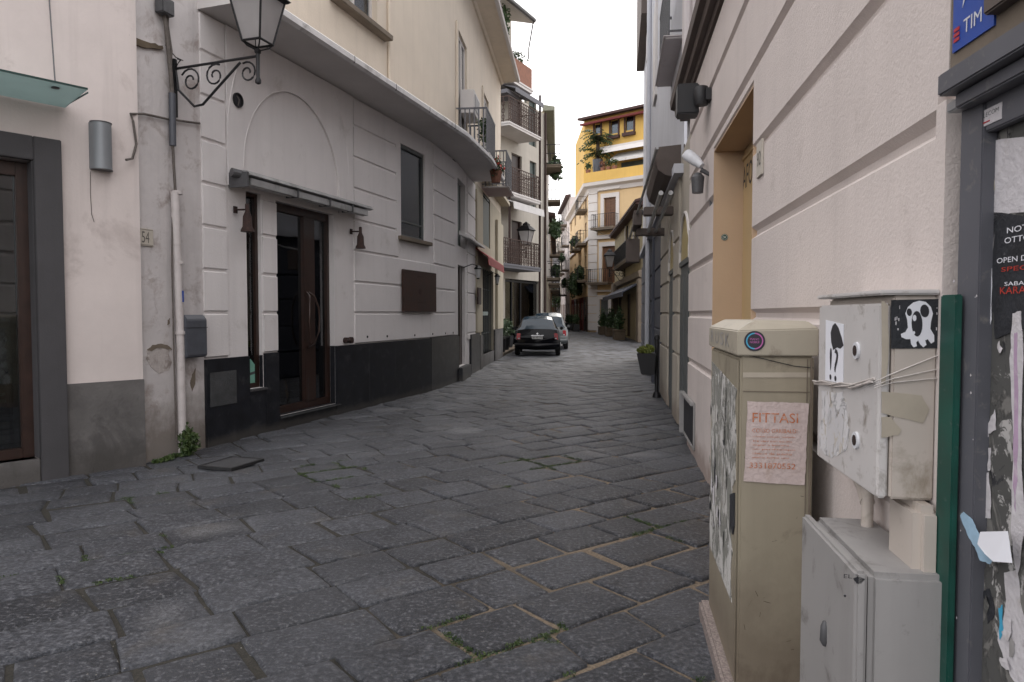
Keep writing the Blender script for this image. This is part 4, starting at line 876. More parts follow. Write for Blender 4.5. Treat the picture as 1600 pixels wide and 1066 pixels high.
g = MB(fj); text(g, fj, 'OK', q_[0] - .013, q_[1] - .01, .026, .02, .0035); g.add([(q_[0] + r * math.cos(a), .0033, q_[1] + r * math.sin(a)) for r in (.0235, .0215) for a in [2 * math.pi * k / 20 for k in range(20)]], [(k, (k + 1) % 20, 20 + (k + 1) % 20, 20 + k) for k in range(20)]); obj('print', g, m_whitepaper, ds)
g = MB(FR); q_ = FR.px(1174, 371, -.2); g.disc(q_[0], q_[1], .03, -.2145, -.212); obj('pale_sticker', g, m_stickyel, RB)
g = MB(FR); u0, v0 = FR.px(1184, 280, .032); u1, v1 = FR.px(1195, 229, .032); np_ = thing('house_number_tile', 'small white tile with number 92 beside the apricot door recess', 'sign', FR, (u0, 0, v0)); 
u1 = u0 + .16; v1 = v0 + .2; g.box(u0, u1, .031, .042, v0, v1); tb = obj('tile', g, m_tile, np_, bevel=.003); g = MB(FR); text(g, FR, '92', u0 + .03, v0 + .06, .1, .08, .0435); obj('numeral', g, m_inkfade, tb)
# cornice + upper storeys
uC0 = UR(1066)
g = MB(FR); g.prism([(-.1, ZR), (.05, ZR), (.06, ZR + .05), (.11, ZR + .06), (.12, ZR + .13), (.17, ZR + .15), (.18, ZR + .24), (-.1, ZR + .28)], uC0, u_near); obj('cornice', g, m_cornice, RB)
g = MB(FR); ZU = 7.8
wins = [(UR(1102), UR(1125), 5.2, 7.6)]
g.wall(uC0, u_near, ZR + .2, ZU, [(-6.2, -5.1, 5.0, 7.4)], .15, d=-.03); g.m = 1; g.quad((uC0, -.5, ZR), (u_near, -.5, ZR), (u_near, -.5, ZU), (uC0, -.5, ZU)); g.m = 0; g.shell(uC0, u_near, ZU, 5, d=-.04); g.quad((u_near, .0, -.05), (u_near, -5, -.05), (u_near, -5, ZU), (u_near, 0, ZU))
obj('upper_wall', g, [m_rightup, m_room], RB)
g = MB(FR); ud = UR(1068, .08); g.tube([(ud, .06, 4.3), (ud, .06, 7.7)], .05, 10); g.box(ud - 1.1, ud - .3, -.029, .03, 4.5, 7.7); g.box(ud + .35, ud + .5, -.029, .05, 4.3, 7.7); obj('upper_pilaster', g, m_rightup, RB, smooth=False)
bU = balcony(RB, FR, -11.6, -9.6, 5.15, .22, 1.0, pitch=.14, slab=m_rightup, mat=m_iron, th=.04)
# black speaker / floodlight
t = thing('loudspeaker', 'black box loudspeaker on a wall mount under the brown cornice', 'speaker', FR, (UR(1108), .0, 3.45))
us = UR(1109, .03); vs = FR.px(1109, 153, .03)[1]
g = MB(FR); g.box(us - .36, us - .16, .12, .31, vs - .13, vs + .14); obj('cabinet', g, m_planter, t, bevel=.012)
g = MB(FR); g.lathe(us - .1, .11, [(.055, vs - .08), (.07, vs - .03), (.07, vs + .04), (.055, vs + .08)], 12); g.box(us - .16, us - .02, .031, .08, vs - .05, vs + .05); obj('mount', g, m_planter, t, smooth=True)
# ================================================================== arched shop stretch
AS = thing('arched_shop', 'narrow shop front with two arched doors between pale yellow pilasters on the right', 'building', FR, (u_far, 0, 0))
ua0, ua1 = UR(1034), u_far - .01
arches = [(UR(1063), UR(1077)), (UR(1046), UR(1054))]
g = MB(FR); AT = 2.75; K = 12
edges = [ua0] + sorted([x for a in arches for x in a]) + [ua1]
def archwall(g, a, b, sp, top, vt, d, t):
    c = (a + b) / 2; r = (b - a) / 2; L = [(c - r * math.cos(math.pi * k / K), sp + (top - sp) * math.sin(math.pi * k / K)) for k in range(K + 1)]
    for p, q in zip(L, L[1:]):
        g.quad((p[0], d, p[1]), (q[0], d, q[1]), (q[0], d, vt), (p[0], d, vt)); g.quad((p[0], d, p[1]), (q[0], d, q[1]), (q[0], d - t, q[1]), (p[0], d - t, p[1]))
    for x in (a, b): g.quad((x, d, 0), (x, d - t, 0), (x, d - t, sp), (x, d, sp))
for a, b in arches: archwall(g, a, b, 2.15, 2.72, 3.6, .0, .006)
pil = [(ua0, arches[1][0]), (arches[1][1], arches[0][0]), (arches[0][1], ua1)]
for a, b in pil: g.wall(a, b, -.05, 3.6)
g.shell(ua0, ua1, 3.6, 3, d=-.6); obj('wall', g, m_yellowpil, AS)
g = MB(FR)
for a, b in pil[:2]: rows(g, a + .03, b - .03, RV[:5] if 0 else [.0, .95, 1.5, 2.0, 2.5, 3.4], h=.03)
obj('pilaster', g, m_yellowpil, AS)
for a, b in arches:
    g = MB(FR); g.box(a, b, -.09, -.005, -.02, 2.1); g.box(a + .08, (a + b) / 2 - .04, -.0045, .012, .2, 2.0); g.box((a + b) / 2 + .04, b - .08, -.0045, .012, .2, 2.0); g.box(a, b, -.09, .02, 2.101, 2.17); dr = obj('arched_door', g, m_doorgreen, AS, bevel=.004)
    c = (a + b) / 2; r = (b - a) / 2; g = MB(FR); g.slab([(c - r * math.cos(math.pi * k / K), 2.171 + .55 * math.sin(math.pi * k / K)) for k in range(K + 1)], -.06, -.004); obj('fanlight', g, m_arched, dr)
    g = MB(FR); g.tube([(c - (r + .03) * math.cos(math.pi * k / K), .005, 2.15 + .60 * math.sin(math.pi * k / K)) for k in range(K + 1)], .022, 6); obj('arch_moulding', g, m_trim, AS, smooth=True)
g = MB(FR); g.prism([(-.05, 3.3), (.2, 3.35), (.30, 3.42), (.34, 3.55), (.34, 3.72), (-.05, 3.75)], UR(1040), UR(1062)); obj('cornice', g, m_cornice, AS)
sg = thing('shop_sign_rack', 'dark sign boards on projecting arms above the arched shop doors', 'sign', FR, (-11, 0, 3))
g = MB(FR); 
for (x0, x1, d0, d1, v0, v1) in ((-12.6, -12.4, .02, .50, 2.85, 2.97), (-10.8, -10.6, .02, .45, 2.95, 3.07)): g.box(x0, x1, d0, d1, v0, v1)
obj('arm', g, m_cornice, sg, bevel=.01)
g = MB(FR); g.tube([(-9.2, .34, 3.6), (-14.0, .60, 2.95)], .02, 8); g.tube([(-9.0, .3, 3.0), (-13, .3, 2.9)], .03, 8); g.tube([(-9.0, .18, 3.0), (-13, .18, 2.9)], .03, 8); obj('rail', g, m_zinc, sg, smooth=True)
g = MB(FR); g.box(-14.3, -13.9, .4, .66, 2.5, 2.95); g.box(-13.2, -12.2, .42, .56, 3.0, 3.25); obj('board', g, m_cornice, sg, bevel=.01)
lg = thing('white_spotlight', 'white rounded spotlight pointing out above the arched shop doors', 'lamp', FR, (-8.6, .2, 3.3))
u_, v_ = FR.px(1072, 245, .22); g = MB(FR); g.tube([(u_ - .1, .24, v_ + .03), (u_ - .03, .2, v_ + .02), (u_ + .05, .14, v_ - .05), (u_ + .1, .09, v_ - .11)], [.012, .055, .05, .028], 12); obj('shade', g, m_signwhite, lg, smooth=True)
g = MB(FR); g.tube([(u_ + .1, .1, v_ - .14), (u_ + .1, .0, v_ - .2), (u_ + .1, .0, v_ - .5)], .022, 8); g.lathe(u_ + .05, .12, [(.05, v_ - .34), (.06, v_ - .2), (.03, v_ - .16)], 10); obj('arm', g, m_iron, lg, smooth=True)
vf = thing('basement_vent', 'low white framed basement vent with dark opening at the foot of the right wall', 'vent', FR, (-8, 0, .3))
u0, u1 = UR(1068, .05), UR(1085, .05); g = MB(FR); g.box(u0, u0 + .04, .031, .09, .08, .58); g.box(u1 - .04, u1, .031, .05, .08, .58); g.box(u0 + .0401, u1 - .0401, .031, .08, .54, .58); g.box(u0 + .0401, u1 - .0401, .031, .05, .08, .11); obj('frame', g, m_lowbox, vf, bevel=.008)
g = MB(FR); g.box(u0 + .0402, u1 - .0402, .0312, .04, .111, .539); obj('opening', g, m_ink, vf)
# planter on a post
u_ = UR(1027, .12); t = thing('hanging_planter', 'black square planter with yellow green plants hung on an iron post', 'planter', FR, (u_, .12, 0))
g = MB(FR); g.tube([(u_, .12, 0), (u_, .12, 1.05)], .035, 8); g.lathe(u_, .12, [(.08, 0), (.07, .05), (.05, .1)], 10); g.lathe(u_, .12, [(.05, 1.04), (.05, 1.08), (.02, 1.12)], 10); obj('post', g, m_black, t, smooth=True)
uP = u_ + .1; g = MB(FR)
g.add([(uP - .13, .17, .42), (uP + .13, .17, .42), (uP + .13, .40, .42), (uP - .13, .40, .42), (uP - .16, .15, .80), (uP + .16, .15, .80), (uP + .16, .48, .80), (uP - .16, .48, .80)], [(0, 3, 2, 1), (4, 5, 6, 7), (0, 1, 5, 4), (1, 2, 6, 5), (2, 3, 7, 6), (3, 0, 4, 7)]); obj('pot', g, m_planter, t, bevel=.012)
g = MB(FR); g.leaves((uP, .32, .85), (.19, .20, .11), 420, .07, .6); obj('foliage', g, m_leafy, t, recalc=False)
# ================================================================== slate blue shop + tall pale house
SB = thing('slate_blue_house', 'tall pale blue house with slate blue ground floor beyond the arched shop', 'building', FR, (-15, 0, 0))
us1 = ua0 - .01; us0 = UR(1003.5)
g = MB(FR); g.wall(us0, us1, -.05, 3.3, [(UR(1019), UR(1024), .1, 2.6)], .2); g.m = 1; g.quad((us0, -.5, 0), (us1, -.5, 0), (us1, -.5, 3.3), (us0, -.5, 3.3)); obj('ground_floor_wall', g, [m_navy, m_room], SB)
g = MB(FR); rows(g, us0, UR(1019) - .02, [0, .6, 1.2, 1.8, 2.4, 3.0], h=.03); rows(g, UR(1024) + .02, us1, [0, .6, 1.2, 1.8, 2.4, 3.0], h=.03); g.box(UR(1024) - .0, UR(1024) + .14, .031, .08, 0, 3.3); obj('rusticated_block_courses', g, m_navy, SB)
g = MB(FR); g.wall(us0, uC0, 3.3, 12.5); g.box(us0 - .02, uC0, -.3, .12, 3.30, 3.42); g.quad((us0, 0, -.05), (us0, -5, -.05), (us0, -5, 12.5), (us0, 0, 12.5)); obj('upper_wall', g, m_paleblue, SB)
g = MB(FR); g.box(us0 - .0, us0 + 4.5, .005, .24, 9.35, 12.4); obj('bay', g, m_cornice, SB)
g = MB(FR)
for (x0, x1, v0, v1) in ((-20.5, -19.6, 6.2, 8.1), (-20.5, -19.6, 3.7, 5.4), (-16.5, -15.6, 6.2, 8.2), (-20.6, -19.8, 8.6, 9.3)): g.box(x0, x1, .0, .05, v0, v1)
obj('window_shutter', g, m_soffit, SB)
g = MB(FR); g.tube([(-17.6, .09, .1), (-17.6, .09, 12)], .06, 10); obj('downpipe', g, m_paleblue, SB, smooth=True)
g = MB(FR); g.tube([(-19.8, .05, 4.2), (-19.8, .16, 4.3), (-19.8, .25, 4.15)], [.03, .09, .05], 8); obj('lamp', g, m_iron, SB)
# ================================================================== olive shops R4
FO = Frame(G(960, 521.3), G(1004, 535.5) - G(960, 521.3)); LO = (G(960, 521.3) - G(1004, 535.5)).length
OS = thing('olive_shop_house', 'low two storey olive cream house with dark awnings and overhanging roof', 'building', FO, (0, 0, 0))
zo = FO.v(999, 305, .5); uo = lambda x, d=0: FO.u(x, d)
wo_ = [(uo(990), uo(997), FO.v(993, 405), FO.v(993, 340)), (uo(977), uo(981), FO.v(979, 405), FO.v(979, 352)), (uo(993), uo(1000), .1, 2.7), (uo(979), uo(985), .1, 2.7), (uo(966), uo(971), .1, 2.6)]
g = MB(FO); g.wall(0, LO, -.05, zo + .1, wo_, .2); g.m = 1; g.quad((0, -.6, 0), (LO, -.6, 0), (LO, -.6, zo), (0, -.6, zo)); g.m = 0; g.shell(0, LO, zo + .1, 4); obj('wall', g, [m_olive, m_room], OS)
for k, (a, b, c, e) in enumerate(wo_): g = MB(FO); g.box(a, b, -.15, -.1, c, e); g.box(a, a + .12, -.099, -.06, c, e); g.box(b - .12, b, -.099, -.06, c, e); obj('window' if k < 2 else 'shop_door', g, m_wood_dark, OS)
g = MB(FO); [g.box(a - .2, a - .01, 0, .05, c - .1, e + .2) or g.box(b + .01, b + .2, 0, .05, c - .1, e + .2) or g.box(a - .009, b + .009, 0, .05, e + .01, e + .2) for a, b, c, e in wo_[:2]]; obj('window_surround', g, m_trim, OS)
g = MB(FO); g.prism([(-4, zo + 1.3), (.45, zo + .04), (.45, zo + .16), (-4, zo + 1.5)], .0, LO + .1); g.prism([(0, zo - .12), (.4, zo - .04), (.4, zo + .03), (0, zo + .14)], .1, LO); obj('roof', g, m_roofbrown, OS)
g = MB(FO); g.prism([(.0, 3.3), (.2, 3.4), (.25, 3.7), (0, 3.8)], 0, LO); obj('string_course', g, m_stone, OS)
v_ = FO.v(985, 410); balcony(OS, FO, uo(972), uo(1001), v_, .6, 1.0, mat=m_black, slab=m_stone, pitch=.18, th=.2)
for k, (x0, x1) in enumerate(((963, 977), (977, 1002))):
    g = MB(FO); g.prism([(0, 3.2), (1.0, 2.65), (1.0, 2.4), (.97, 2.4), (.97, 2.6), (0, 3.1)], uo(x0), uo(x1)); obj('awning', g, m_awnblue, at=(uo(x0), 0, 3), F=FO, label=['smaller dark awning nearer the yellow corner house', 'wider navy awning over the shop doors below the long balcony'][k], cat='awning')
g = MB(FO); g.box(uo(962), uo(966), 0, .35, 0, 3.6); g.box(uo(1001), LO, 0, .25, 0, 3.3); obj('stone_pier', g, m_stone, OS, bevel=.02)
# planters in front
for k, (x, y, w) in enumerate(((942, 523, 1.5), (954, 526, 1.2), (967, 531, 1.3))):
    c = G(x, y); f = Frame((c.x, c.y), FO.U, FO.N); t = thing('box_planter', ['stone planter with bushes nearest the yellow corner house', 'middle stone planter with upright dark bush', 'stone planter with bushes nearest the olive shop doors'][k], 'planter', f, (0, 0, 0), 'planters in front of the olive shops')
    g = MB(f); g.box(-w / 2, w / 2, -.3, .3, 0, .5); g.box(-w / 2 - .04, w / 2 + .04, -.34, .34, .501, .58); obj('trough', g, m_plantstone, t, bevel=.02)
    g = MB(f); g.leaves((0, 0, 1.0), (w * .48, .4, .6), 420, .16, .4); g.leaves((.1, 0, 1.4), (.3, .3, .6), 160, .15, .4); obj('foliage', g, m_leafd, t, recalc=False)
# ================================================================== yellow corner house
cy = G(921, 519); FY = Frame(cy, G(1006, 520.75) - cy); FZ_o = G(893, 512.2); FZ = Frame(FZ_o, cy - FZ_o); LZ = (cy - FZ_o).length
YB = thing('yellow_corner_house', 'tall yellow and apricot corner house with roof terrace at the street bend', 'building', FY, (0, 0, 0))
yv = lambda x, y, d=0: FY.v(x, y, d)
yu = lambda x, d=0: FY.u(x, d)
yc = yv(921, 292); LY = 9.0
yw = [(yu(943.5), yu(962), yv(952, 356), yv(952, 309)), (yu(941), yu(962), yv(952, 441), yv(952, 385)), (yu(938), yu(951), .05, yv(945, 468))]
g = MB(FY); g.wall(0, LY, -.05, yc, yw, .3); g.m = 1; g.quad((0, -.7, 0), (LY, -.7, 0), (LY, -.7, yc), (0, -.7, yc)); g.m = 0
zw = []
for k in range(4):
    for y0, y1 in ((360, 330), (400, 375), (440, 410)):
        v0 = 2.0 + [9.2, 6.2, 3.4][(360, 400, 440).index(y0)]; zw.append((LZ - 4 - k * 5, LZ - 2.6 - k * 5, v0 - 1, v0 + 1))
g.F = FZ; g.wall(LZ - 20, LZ, -.05, yc, [w for w in zw if w[0] > LZ - 20], .3); g.m = 1; g.quad((LZ - 20, -.7, 0), (LZ, -.7, 0), (LZ, -.7, yc), (LZ - 20, -.7, yc)); g.m = 0
g.F = FY; g.quad((0, -.01, yc), (LY, -.01, yc), (LY, -9, yc), (-6, -9, yc)); g.quad((LY, 0, 0), (LY, -9, 0), (LY, -9, yc), (LY, 0, yc)); obj('wall', g, [m_apricot, m_room], YB)
g = MB(FY)
for k in range(17): g.box(-.05, .75, -.02, .10, .15 + k * .68, .79 + k * .68)
g.F = FZ
for k in range(17): g.box(LZ - .55, LZ + .04, -.02, .09, .15 + k * .68, .79 + k * .68)
obj('corner_quoins', g, m_trim, YB)
g = MB(); sweep(g, [FZ.p(LZ - 20, 0, 0), cy, FY.p(LY, 0, 0)], [(-.1, yc - .5), (.12, yc - .5), (.2, yc - .2), (.55, yc - .05), (.6, yc + .2), (-.1, yc + .22)]); obj('main_cornice', g, m_trim, YB)
g = MB(); sweep(g, [FZ.p(LZ - 20, 0, 0), cy, FY.p(LY, 0, 0)], [(.0, 7.4), (.15, 7.42), (.15, 7.7), (0, 7.72)]); obj('string_course', g, m_trim, YB)
g = MB(); sweep(g, [FZ.p(LZ - 5, .3, 0), cy + FY.N * .3 + FZ.N * .25, FY.p(LY, .3, 0)], [(-.2, yc + .23), (.1, yc + .23), (.1, yc + 1.0), (-.2, yc + 1.0)]); obj('terrace_parapet', g, m_yellow, YB)
for k, (a, b, c, e) in enumerate(yw):
    g = MB(FY); g.box(a - .3, a - .01, 0, .1, c - .1, e + .35); g.box(b + .01, b + .3, 0, .1, c - .1, e + .35); g.box(a - .009, b + .009, 0, .1, e + .01, e + .35); g.box(a - .45, b + .45, .0, .25, e + .6, e + .75); obj('window_surround', g, m_trim, YB)
    g = MB(FY); g.box(a, (a + b) / 2 - .02, -.15, -.08, c, e); g.box((a + b) / 2 + .02, b, -.15, -.08, c, e)
    for j in range(int((e - c) / .22)): g.box(a + .1, b - .1, -.079, -.06, c + .1 + j * .22, c + .2 + j * .22)
    obj('shutter' if k < 2 else 'entrance_door', g, m_shutter if k < 2 else m_doorgreen, YB)
for w in zw:
    if w[0] > LZ - 20: g = MB(FZ); g.box(w[0], w[1], -.2, -.1, w[2], w[3]); g.box(w[0] + .3, w[1] - .3, -.099, -.07, w[2] + .2, w[3] - .2); obj('side_shutter', g, m_shutter, YB)
for k in range(5):
    a = LZ - 3.6 - k * 3.2; g = MB(FZ); g.box(a, a + 2.2, .005, .06, .05, 2.7); g.box(a - .15, a - .01, .005, .12, 0, 2.9); g.box(a + 2.21, a + 2.35, .005, .12, 0, 2.9); g.box(a - .009, a + 2.209, .005, .12, 2.71, 2.9); sf = obj('shop_front', g, (m_wood, m_roofred, m_shutter)[k % 3], YB)
    g = MB(FZ); g.box(a + .3, a + 1.9, .061, .07, .9, 2.4); obj('pane', g, m_carglass, sf)
balcony(YB, FY, yu(932), yu(967), yw[0][2], .9, 1.0, slab=m_stone, pitch=.2, th=.2); balcony(YB, FY, yu(924), yu(958), yw[1][2], .8, 1.0, slab=m_stone, pitch=.2, th=.2)
for v in (4.3, 7.4, 10.2): balcony(YB, FZ, LZ - 4.6, LZ - 2, v, .8, 1.0, slab=m_stone, pitch=.3, th=.2)
for v in (4.3, 7.4): balcony(YB, FZ, LZ - 10, LZ - 7, v, .8, 1.0, slab=m_stone, pitch=.3, th=.2)
# roof storey, set back
yt = yv(909, 190, -1.5); d5 = -1.5
g = MB(FY); pw = []
for x0, x1, y0, y1 in ((928, 937, 210, 196), (953, 964, 210, 190), (976, 988, 205, 182)): pw.append((yu(x0, d5), yu(x1, d5), yv(x0, y0, d5), yv(x0, y1, d5)))
pu0 = yu(912, d5)
g.wall(pu0, LY, yc, yt, pw, .2, d=d5); qa = FY.p(pu0, d5, yc); qb = qa - FZ.U * 8.5; zv = Vector((0, 0, yt - yc)); g.quad(qa, qb, qb + zv, qa + zv, raw=True); g.m = 1; g.quad((pu0, d5 - .4, yc), (LY, d5 - .4, yc), (LY, d5 - .4, yt), (pu0, d5 - .4, yt)); obj('roof_storey_wall', g, [m_yellow, m_room], YB)
for a, b, c, e in pw: g = MB(FY); g.box(a, b, d5 - .1, d5 - .07, c, e); x_ = obj('roof_window', g, m_glassblue, YB); g = MB(FY); g.box(a - .15, a, d5, d5 + .05, c - .2, e + .1); g.box(b, b + .15, d5, d5 + .05, c - .2, e + .1); g.box(a - .2, b + .2, d5, d5 + .3, c - .45, c - .2); obj('frame', g, m_roofbrown, x_)
g = MB(FY); g.prism([(d5 + .6, yt - .05), (d5 + .6, yt + .14), (d5 - 6, yt + .9), (d5 - 6, yt + .7)], pu0 - .3, LY + 1); obj('roof', g, m_roofbrown, YB)
g = MB(FY); g.prism([(d5 + .02, yt - .2), (d5 + .7, yt - .4), (d5 + .7, yt - .55), (d5 + .02, yt - .45)], pu0, LY); obj('red_awning', g, m_roofred, YB)
ym = yv(950, 233, d5); g = MB(FY); g.box(yu(940, d5), LY, d5, d5 + .9, ym - .2, ym); g.prism([(d5 + .9, ym - .2), (d5 + 1.0, ym - .2), (d5 + 1.3, ym - .6), (d5 + 1.25, ym - .6)], yu(952, d5), LY); obj('terrace_canopy', g, m_trim, YB)
g = MB(FY); g.prism([(d5 + .05, ym - .5), (d5 + 1.2, ym - 1.2), (d5 + 1.2, ym - 1.4), (d5 + .05, ym - .6)], yu(963, d5), LY - .2); obj('white_terrace_awning', g, m_awnwhite, YB)
g = MB(FY); g.box(yu(970, d5), LY, d5 + .01, d5 + .05, yc + .8, ym - 1.3); obj('terrace_window', g, m_shutgreen, YB)
for k in range(3):
    c = FZ.p(LZ - 2.2 - k * 4.2, .9, 0); f = Frame((c.x, c.y), FZ.U, FZ.N); t = thing('box_planter', ['dark planter with shrub by the brown shop fronts nearest the quoined corner', 'dark planter with shrub midway along the brown shop fronts', 'dark planter with shrub at the far end of the brown shop fronts'][k], 'planter', f, (0, 0, 0), 'planters by the brown shop fronts')
    g = MB(f); g.box(-.7, .7, -.25, .25, 0, .6); obj('trough', g, m_planter, t, bevel=.02); g = MB(f); g.leaves((0, 0, 1.0), (.7, .35, .5), 260, .18, .4); obj('foliage', g, m_leafd, t, recalc=False)
# palm in pot on the terrace
u_ = yu(933, -.4); pm = thing('potted_palm', 'dark palm in a tall grey pot on the yellow house roof terrace', 'palm', FY, (u_, -.4, yc + .2))
zz = yc + .25; pt_ = yv(933, 250, -.4); g = MB(FY); g.lathe(u_, -.4, [(.32, zz), (.42, pt_)], 12); obj('pot', g, m_greybox, pm)
g = MB(FY); g.tube([(u_, -.4, pt_ - .05), (u_, -.4, pt_ + 1.8)], .14, 8); obj('trunk', g, m_palmb, pm)
g = MB(FY); rnd = random.Random(5)
for k in range(64):
    az = rnd.uniform(0, 6.28); up = rnd.uniform(.1, 1.1); Lf = rnd.uniform(1.0, 1.8); z0 = pt_ + rnd.choice((rnd.uniform(.2, .9), rnd.uniform(1.3, 1.9)))
    for j in range(7):
        t0 = j / 7; r_ = Lf * t0; z_ = z0 + up * Lf * t0 - 1.1 * t0 * t0 * Lf * .8; du = math.cos(az); dv = math.sin(az); w = .28 * (1 - t0) + .05
        for s_ in (-1, 1): g.quad((u_ + du * r_, -.4 + dv * r_, z_), (u_ + du * (r_ + .1), -.4 + dv * (r_ + .1), z_), (u_ + du * (r_ + .25) - s_ * dv * w, -.4 + dv * (r_ + .25) + s_ * du * w, z_ - .12), (u_ + du * (r_ + .15) - s_ * dv * w, -.4 + dv * (r_ + .15) + s_ * du * w, z_ - .12))
obj('fronds', g, m_leafd, pm, recalc=False)
rnd = random.Random(8)
labs = ['small potted plant nearest the corner of the yellow terrace', 'reddish potted plant right of the terrace palm', 'low potted plant in the middle of the yellow terrace parapet', 'potted plant beside the white terrace awnings']
for k, x in enumerate((919, 942, 951, 960)):
    u_ = yu(x, .1); t = thing('potted_plant', labs[k], 'plant', FY, (u_, .1, yc + 1), 'potted plants along the yellow terrace'); g = MB(FY); g.lathe(u_, .2, [(.15, yc + .95), (.22, yc + 1.3)], 8); obj('pot', g, m_terra, t)
    g = MB(FY); g.leaves((u_, .2, yc + 1.6), (.4, .3, .35), 70, .2); obj('leaves', g, [m_leafd, m_terra, m_leafd, m_leaf][k], t, recalc=False)
# far row left of the yellow house
def far_house(name, label, F, u0, u1, h, mat, nf, nw, depth=6, roofmat=m_roofbrown, balc=0.5, seed=0, ground=m_shutter):
    T = thing(name, label, 'building', F, (u0, 0, 0)); r = random.Random(seed); fh = (h - 3.4) / max(1, nf); cw = (u1 - u0) / nw; ops = []
    for i in range(nw):
        c = u0 + cw * (i + .5); ops.append((c - cw * .3, c + cw * .3, .05, 2.6))
        for f in range(nf): ops.append((c - .5, c + .5, 3.5 + f * fh + .2, 3.5 + f * fh + 2.2))
    g = MB(F); g.wall(u0, u1, -.05, h, ops, .2); g.shell(u0, u1, h, depth); g.m = 1; g.quad((u0, -.6, 0), (u1, -.6, 0), (u1, -.6, h), (u0, -.6, h)); obj('wall', g, [mat, m_room], T)
    for k, o in enumerate(ops):
        g = MB(F)
        if o[2] < 1: g.box(o[0], o[1], -.19, -.12, o[2], o[3]); obj('shop_front', g, ground, T)
        else:
            g.box(o[0], o[1], -.14, -.08, o[2], o[3]); sh_ = obj('window', g, r.choice((m_shutter, m_shutgreen, m_glassblue)), T)
            g = MB(F); g.box(o[0] - .12, o[0] - .01, 0, .05, o[2], o[3] + .12); g.box(o[1] + .01, o[1] + .12, 0, .05, o[2], o[3] + .12); g.box(o[0] - .009, o[1] + .009, 0, .05, o[3] + .01, o[3] + .12); obj('frame', g, m_trim, sh_)
            if r.random() < balc: balcony(T, F, o[0] - .5, o[1] + .5, o[2] - .05, .8, .95, slab=m_stone, pitch=.25, th=.15)
    g = MB(F); g.prism([(-.1, h), (.45, h + .02), (.5, h + .2), (-.1, h + .3)], u0 - .1, u1 + .1); obj('roof_cornice', g, roofmat, T)
    return T
far_house('pink_row_house', 'pale pink row house left of the yellow corner house', FZ, LZ - 34, LZ - 20.05, yv(921, 292) + 2.5, m_pink, 4, 4, seed=3)
FW = Frame(FZ.p(LZ - 60, 0, 0), FZ.U); far_house('cream_row_house', 'cream row house farthest along the street on the right', FZ, LZ - 60, LZ - 34.05, 12.5, m_cream, 3, 6, seed=5)
# ================================================================== LEFT beyond D : balcony house E
EB = thing('balcony_house', 'tall weathered house with ornate rusty balconies on the left above the cars', 'building', FE, (0, 0, 0))
ev = lambda x, y, d=1.1: FE.v(x, y, d)
s1, s2, s3 = ev(796, 189), ev(796, 298), ev(797, 412)
ET = ev(830, 152, .6); uL = -1.2
eo = [(.9, 1.9, s1 + .02, s1 + 2.1), (2.6, 3.4, s1 + .02, s1 + 2.1), (.9, 1.9, s2 + .02, s2 + 2.1), (2.7, 3.4, s2 + .02, s2 + 2.1), (.9, 1.9, s3 + .02, s3 + 2.1), (.3, LE - .5, .1, s3 - .5)]
eo = [(a, min(b, LE - .2), c, e) for a, b, c, e in eo]
g = MB(FE); g.wall(uL, LE, -.05, ET, eo, .25); g.m = 1; g.quad((uL, -1.5, 0), (LE, -1.5, 0), (LE, -1.5, ET), (uL, -1.5, ET)); g.m = 0; g.shell(uL, LE, ET, 6); g.wall(uL, .9, ET, 14.6); g.shell(uL, .9, 14.6, 6, v0=ET); obj('wall', g, [m_greyold, m_room], EB)
for k, (a, b, c, e) in enumerate(eo[:5]): g = MB(FE); g.box(a, b, -.2, -.14, c, e); g.box(a, a + .08, -.139, -.08, c, e); g.box(b - .08, b, -.139, -.08, c, e); obj('balcony_door', g, m_shutgreen if k % 2 else m_wood_dark, EB)
a, b, c, e = eo[5]; g = MB(FE); [g.box(a + (b - a) * k / 4 - .04, a + (b - a) * k / 4 + .04, -.2, -.12, c, e) for k in range(3)]; g.box(a, b, -.2, -.121, 2.9, 2.98); sf = obj('shop_glazing', g, m_black, EB); g = MB(FE); g.box(a, b, -.17, -.165, c, e); obj('pane', g, m_glassdark, sf)
g = MB(FE); g.box(a + .1, b - .1, -.32, -.28, .1, 2.9); obj('interior_screen', g, m_awnblue, EB)
ub0, ub1 = FE.u(796, 1.1), FE.u(845, 1.1)
for s_, lab in ((s1, 0), (s2, 1)): balcony(EB, FE, ub0, ub1, s_, 1.1, 1.0, bars='scroll', mat=m_ornate, slab=m_soffit, th=.16, pitch=.16)
balcony(EB, FE, ub0 - .6, ub1, s3, 1.1, 1.0, bars='scroll', mat=m_ornate, slab=m_awngrey, th=.18, pitch=.16)
g = MB(FE)
for v in (s1,): g.box(ub0 - .6, ub0 - .03, 0, .5, v - .16, v)
g.tube([(ub1 - .03, 1.06, .1), (ub1 - .03, 1.06, ET)], .05, 8); g.tube([(LE - .1, .1, 0), (LE - .1, .1, ET)], .06, 8); g.tube([(ub0 + .2, 1.0, s3), (ub0 + .2, 1.0, s2 - .2)], .05, 8); obj('post', g, m_rust, EB)
g = MB(FE); g.prism([(0, ET + .1), (1.2, ET - .35), (1.2, ET - .55), (1.17, ET - .55), (1.15, ET - .4), (0, ET)], ub0 + .4, ub1 + .05); obj('canopy', g, m_awngrey, EB)
g = MB(FE); v_ = s2 - .16; g.prism([(.3, v_), (1.25, v_ - .25), (1.27, v_ - .55), (1.25, v_ - .55), (1.22, v_ - .28), (.3, v_ - .05)], ub0 + .1, ub1); obj('white_awning', g, m_awnwhite, at=(ub0, 1, v_), F=FE, label='scalloped white awning under the middle rusty balcony', cat='awning')
t_ = ev(832, 140); balcony(EB, FE, FE.u(800, 1.1), FE.u(832, 1.1), t_, 1.1, .85, solid=m_terra, slab=m_soffit, th=.2)
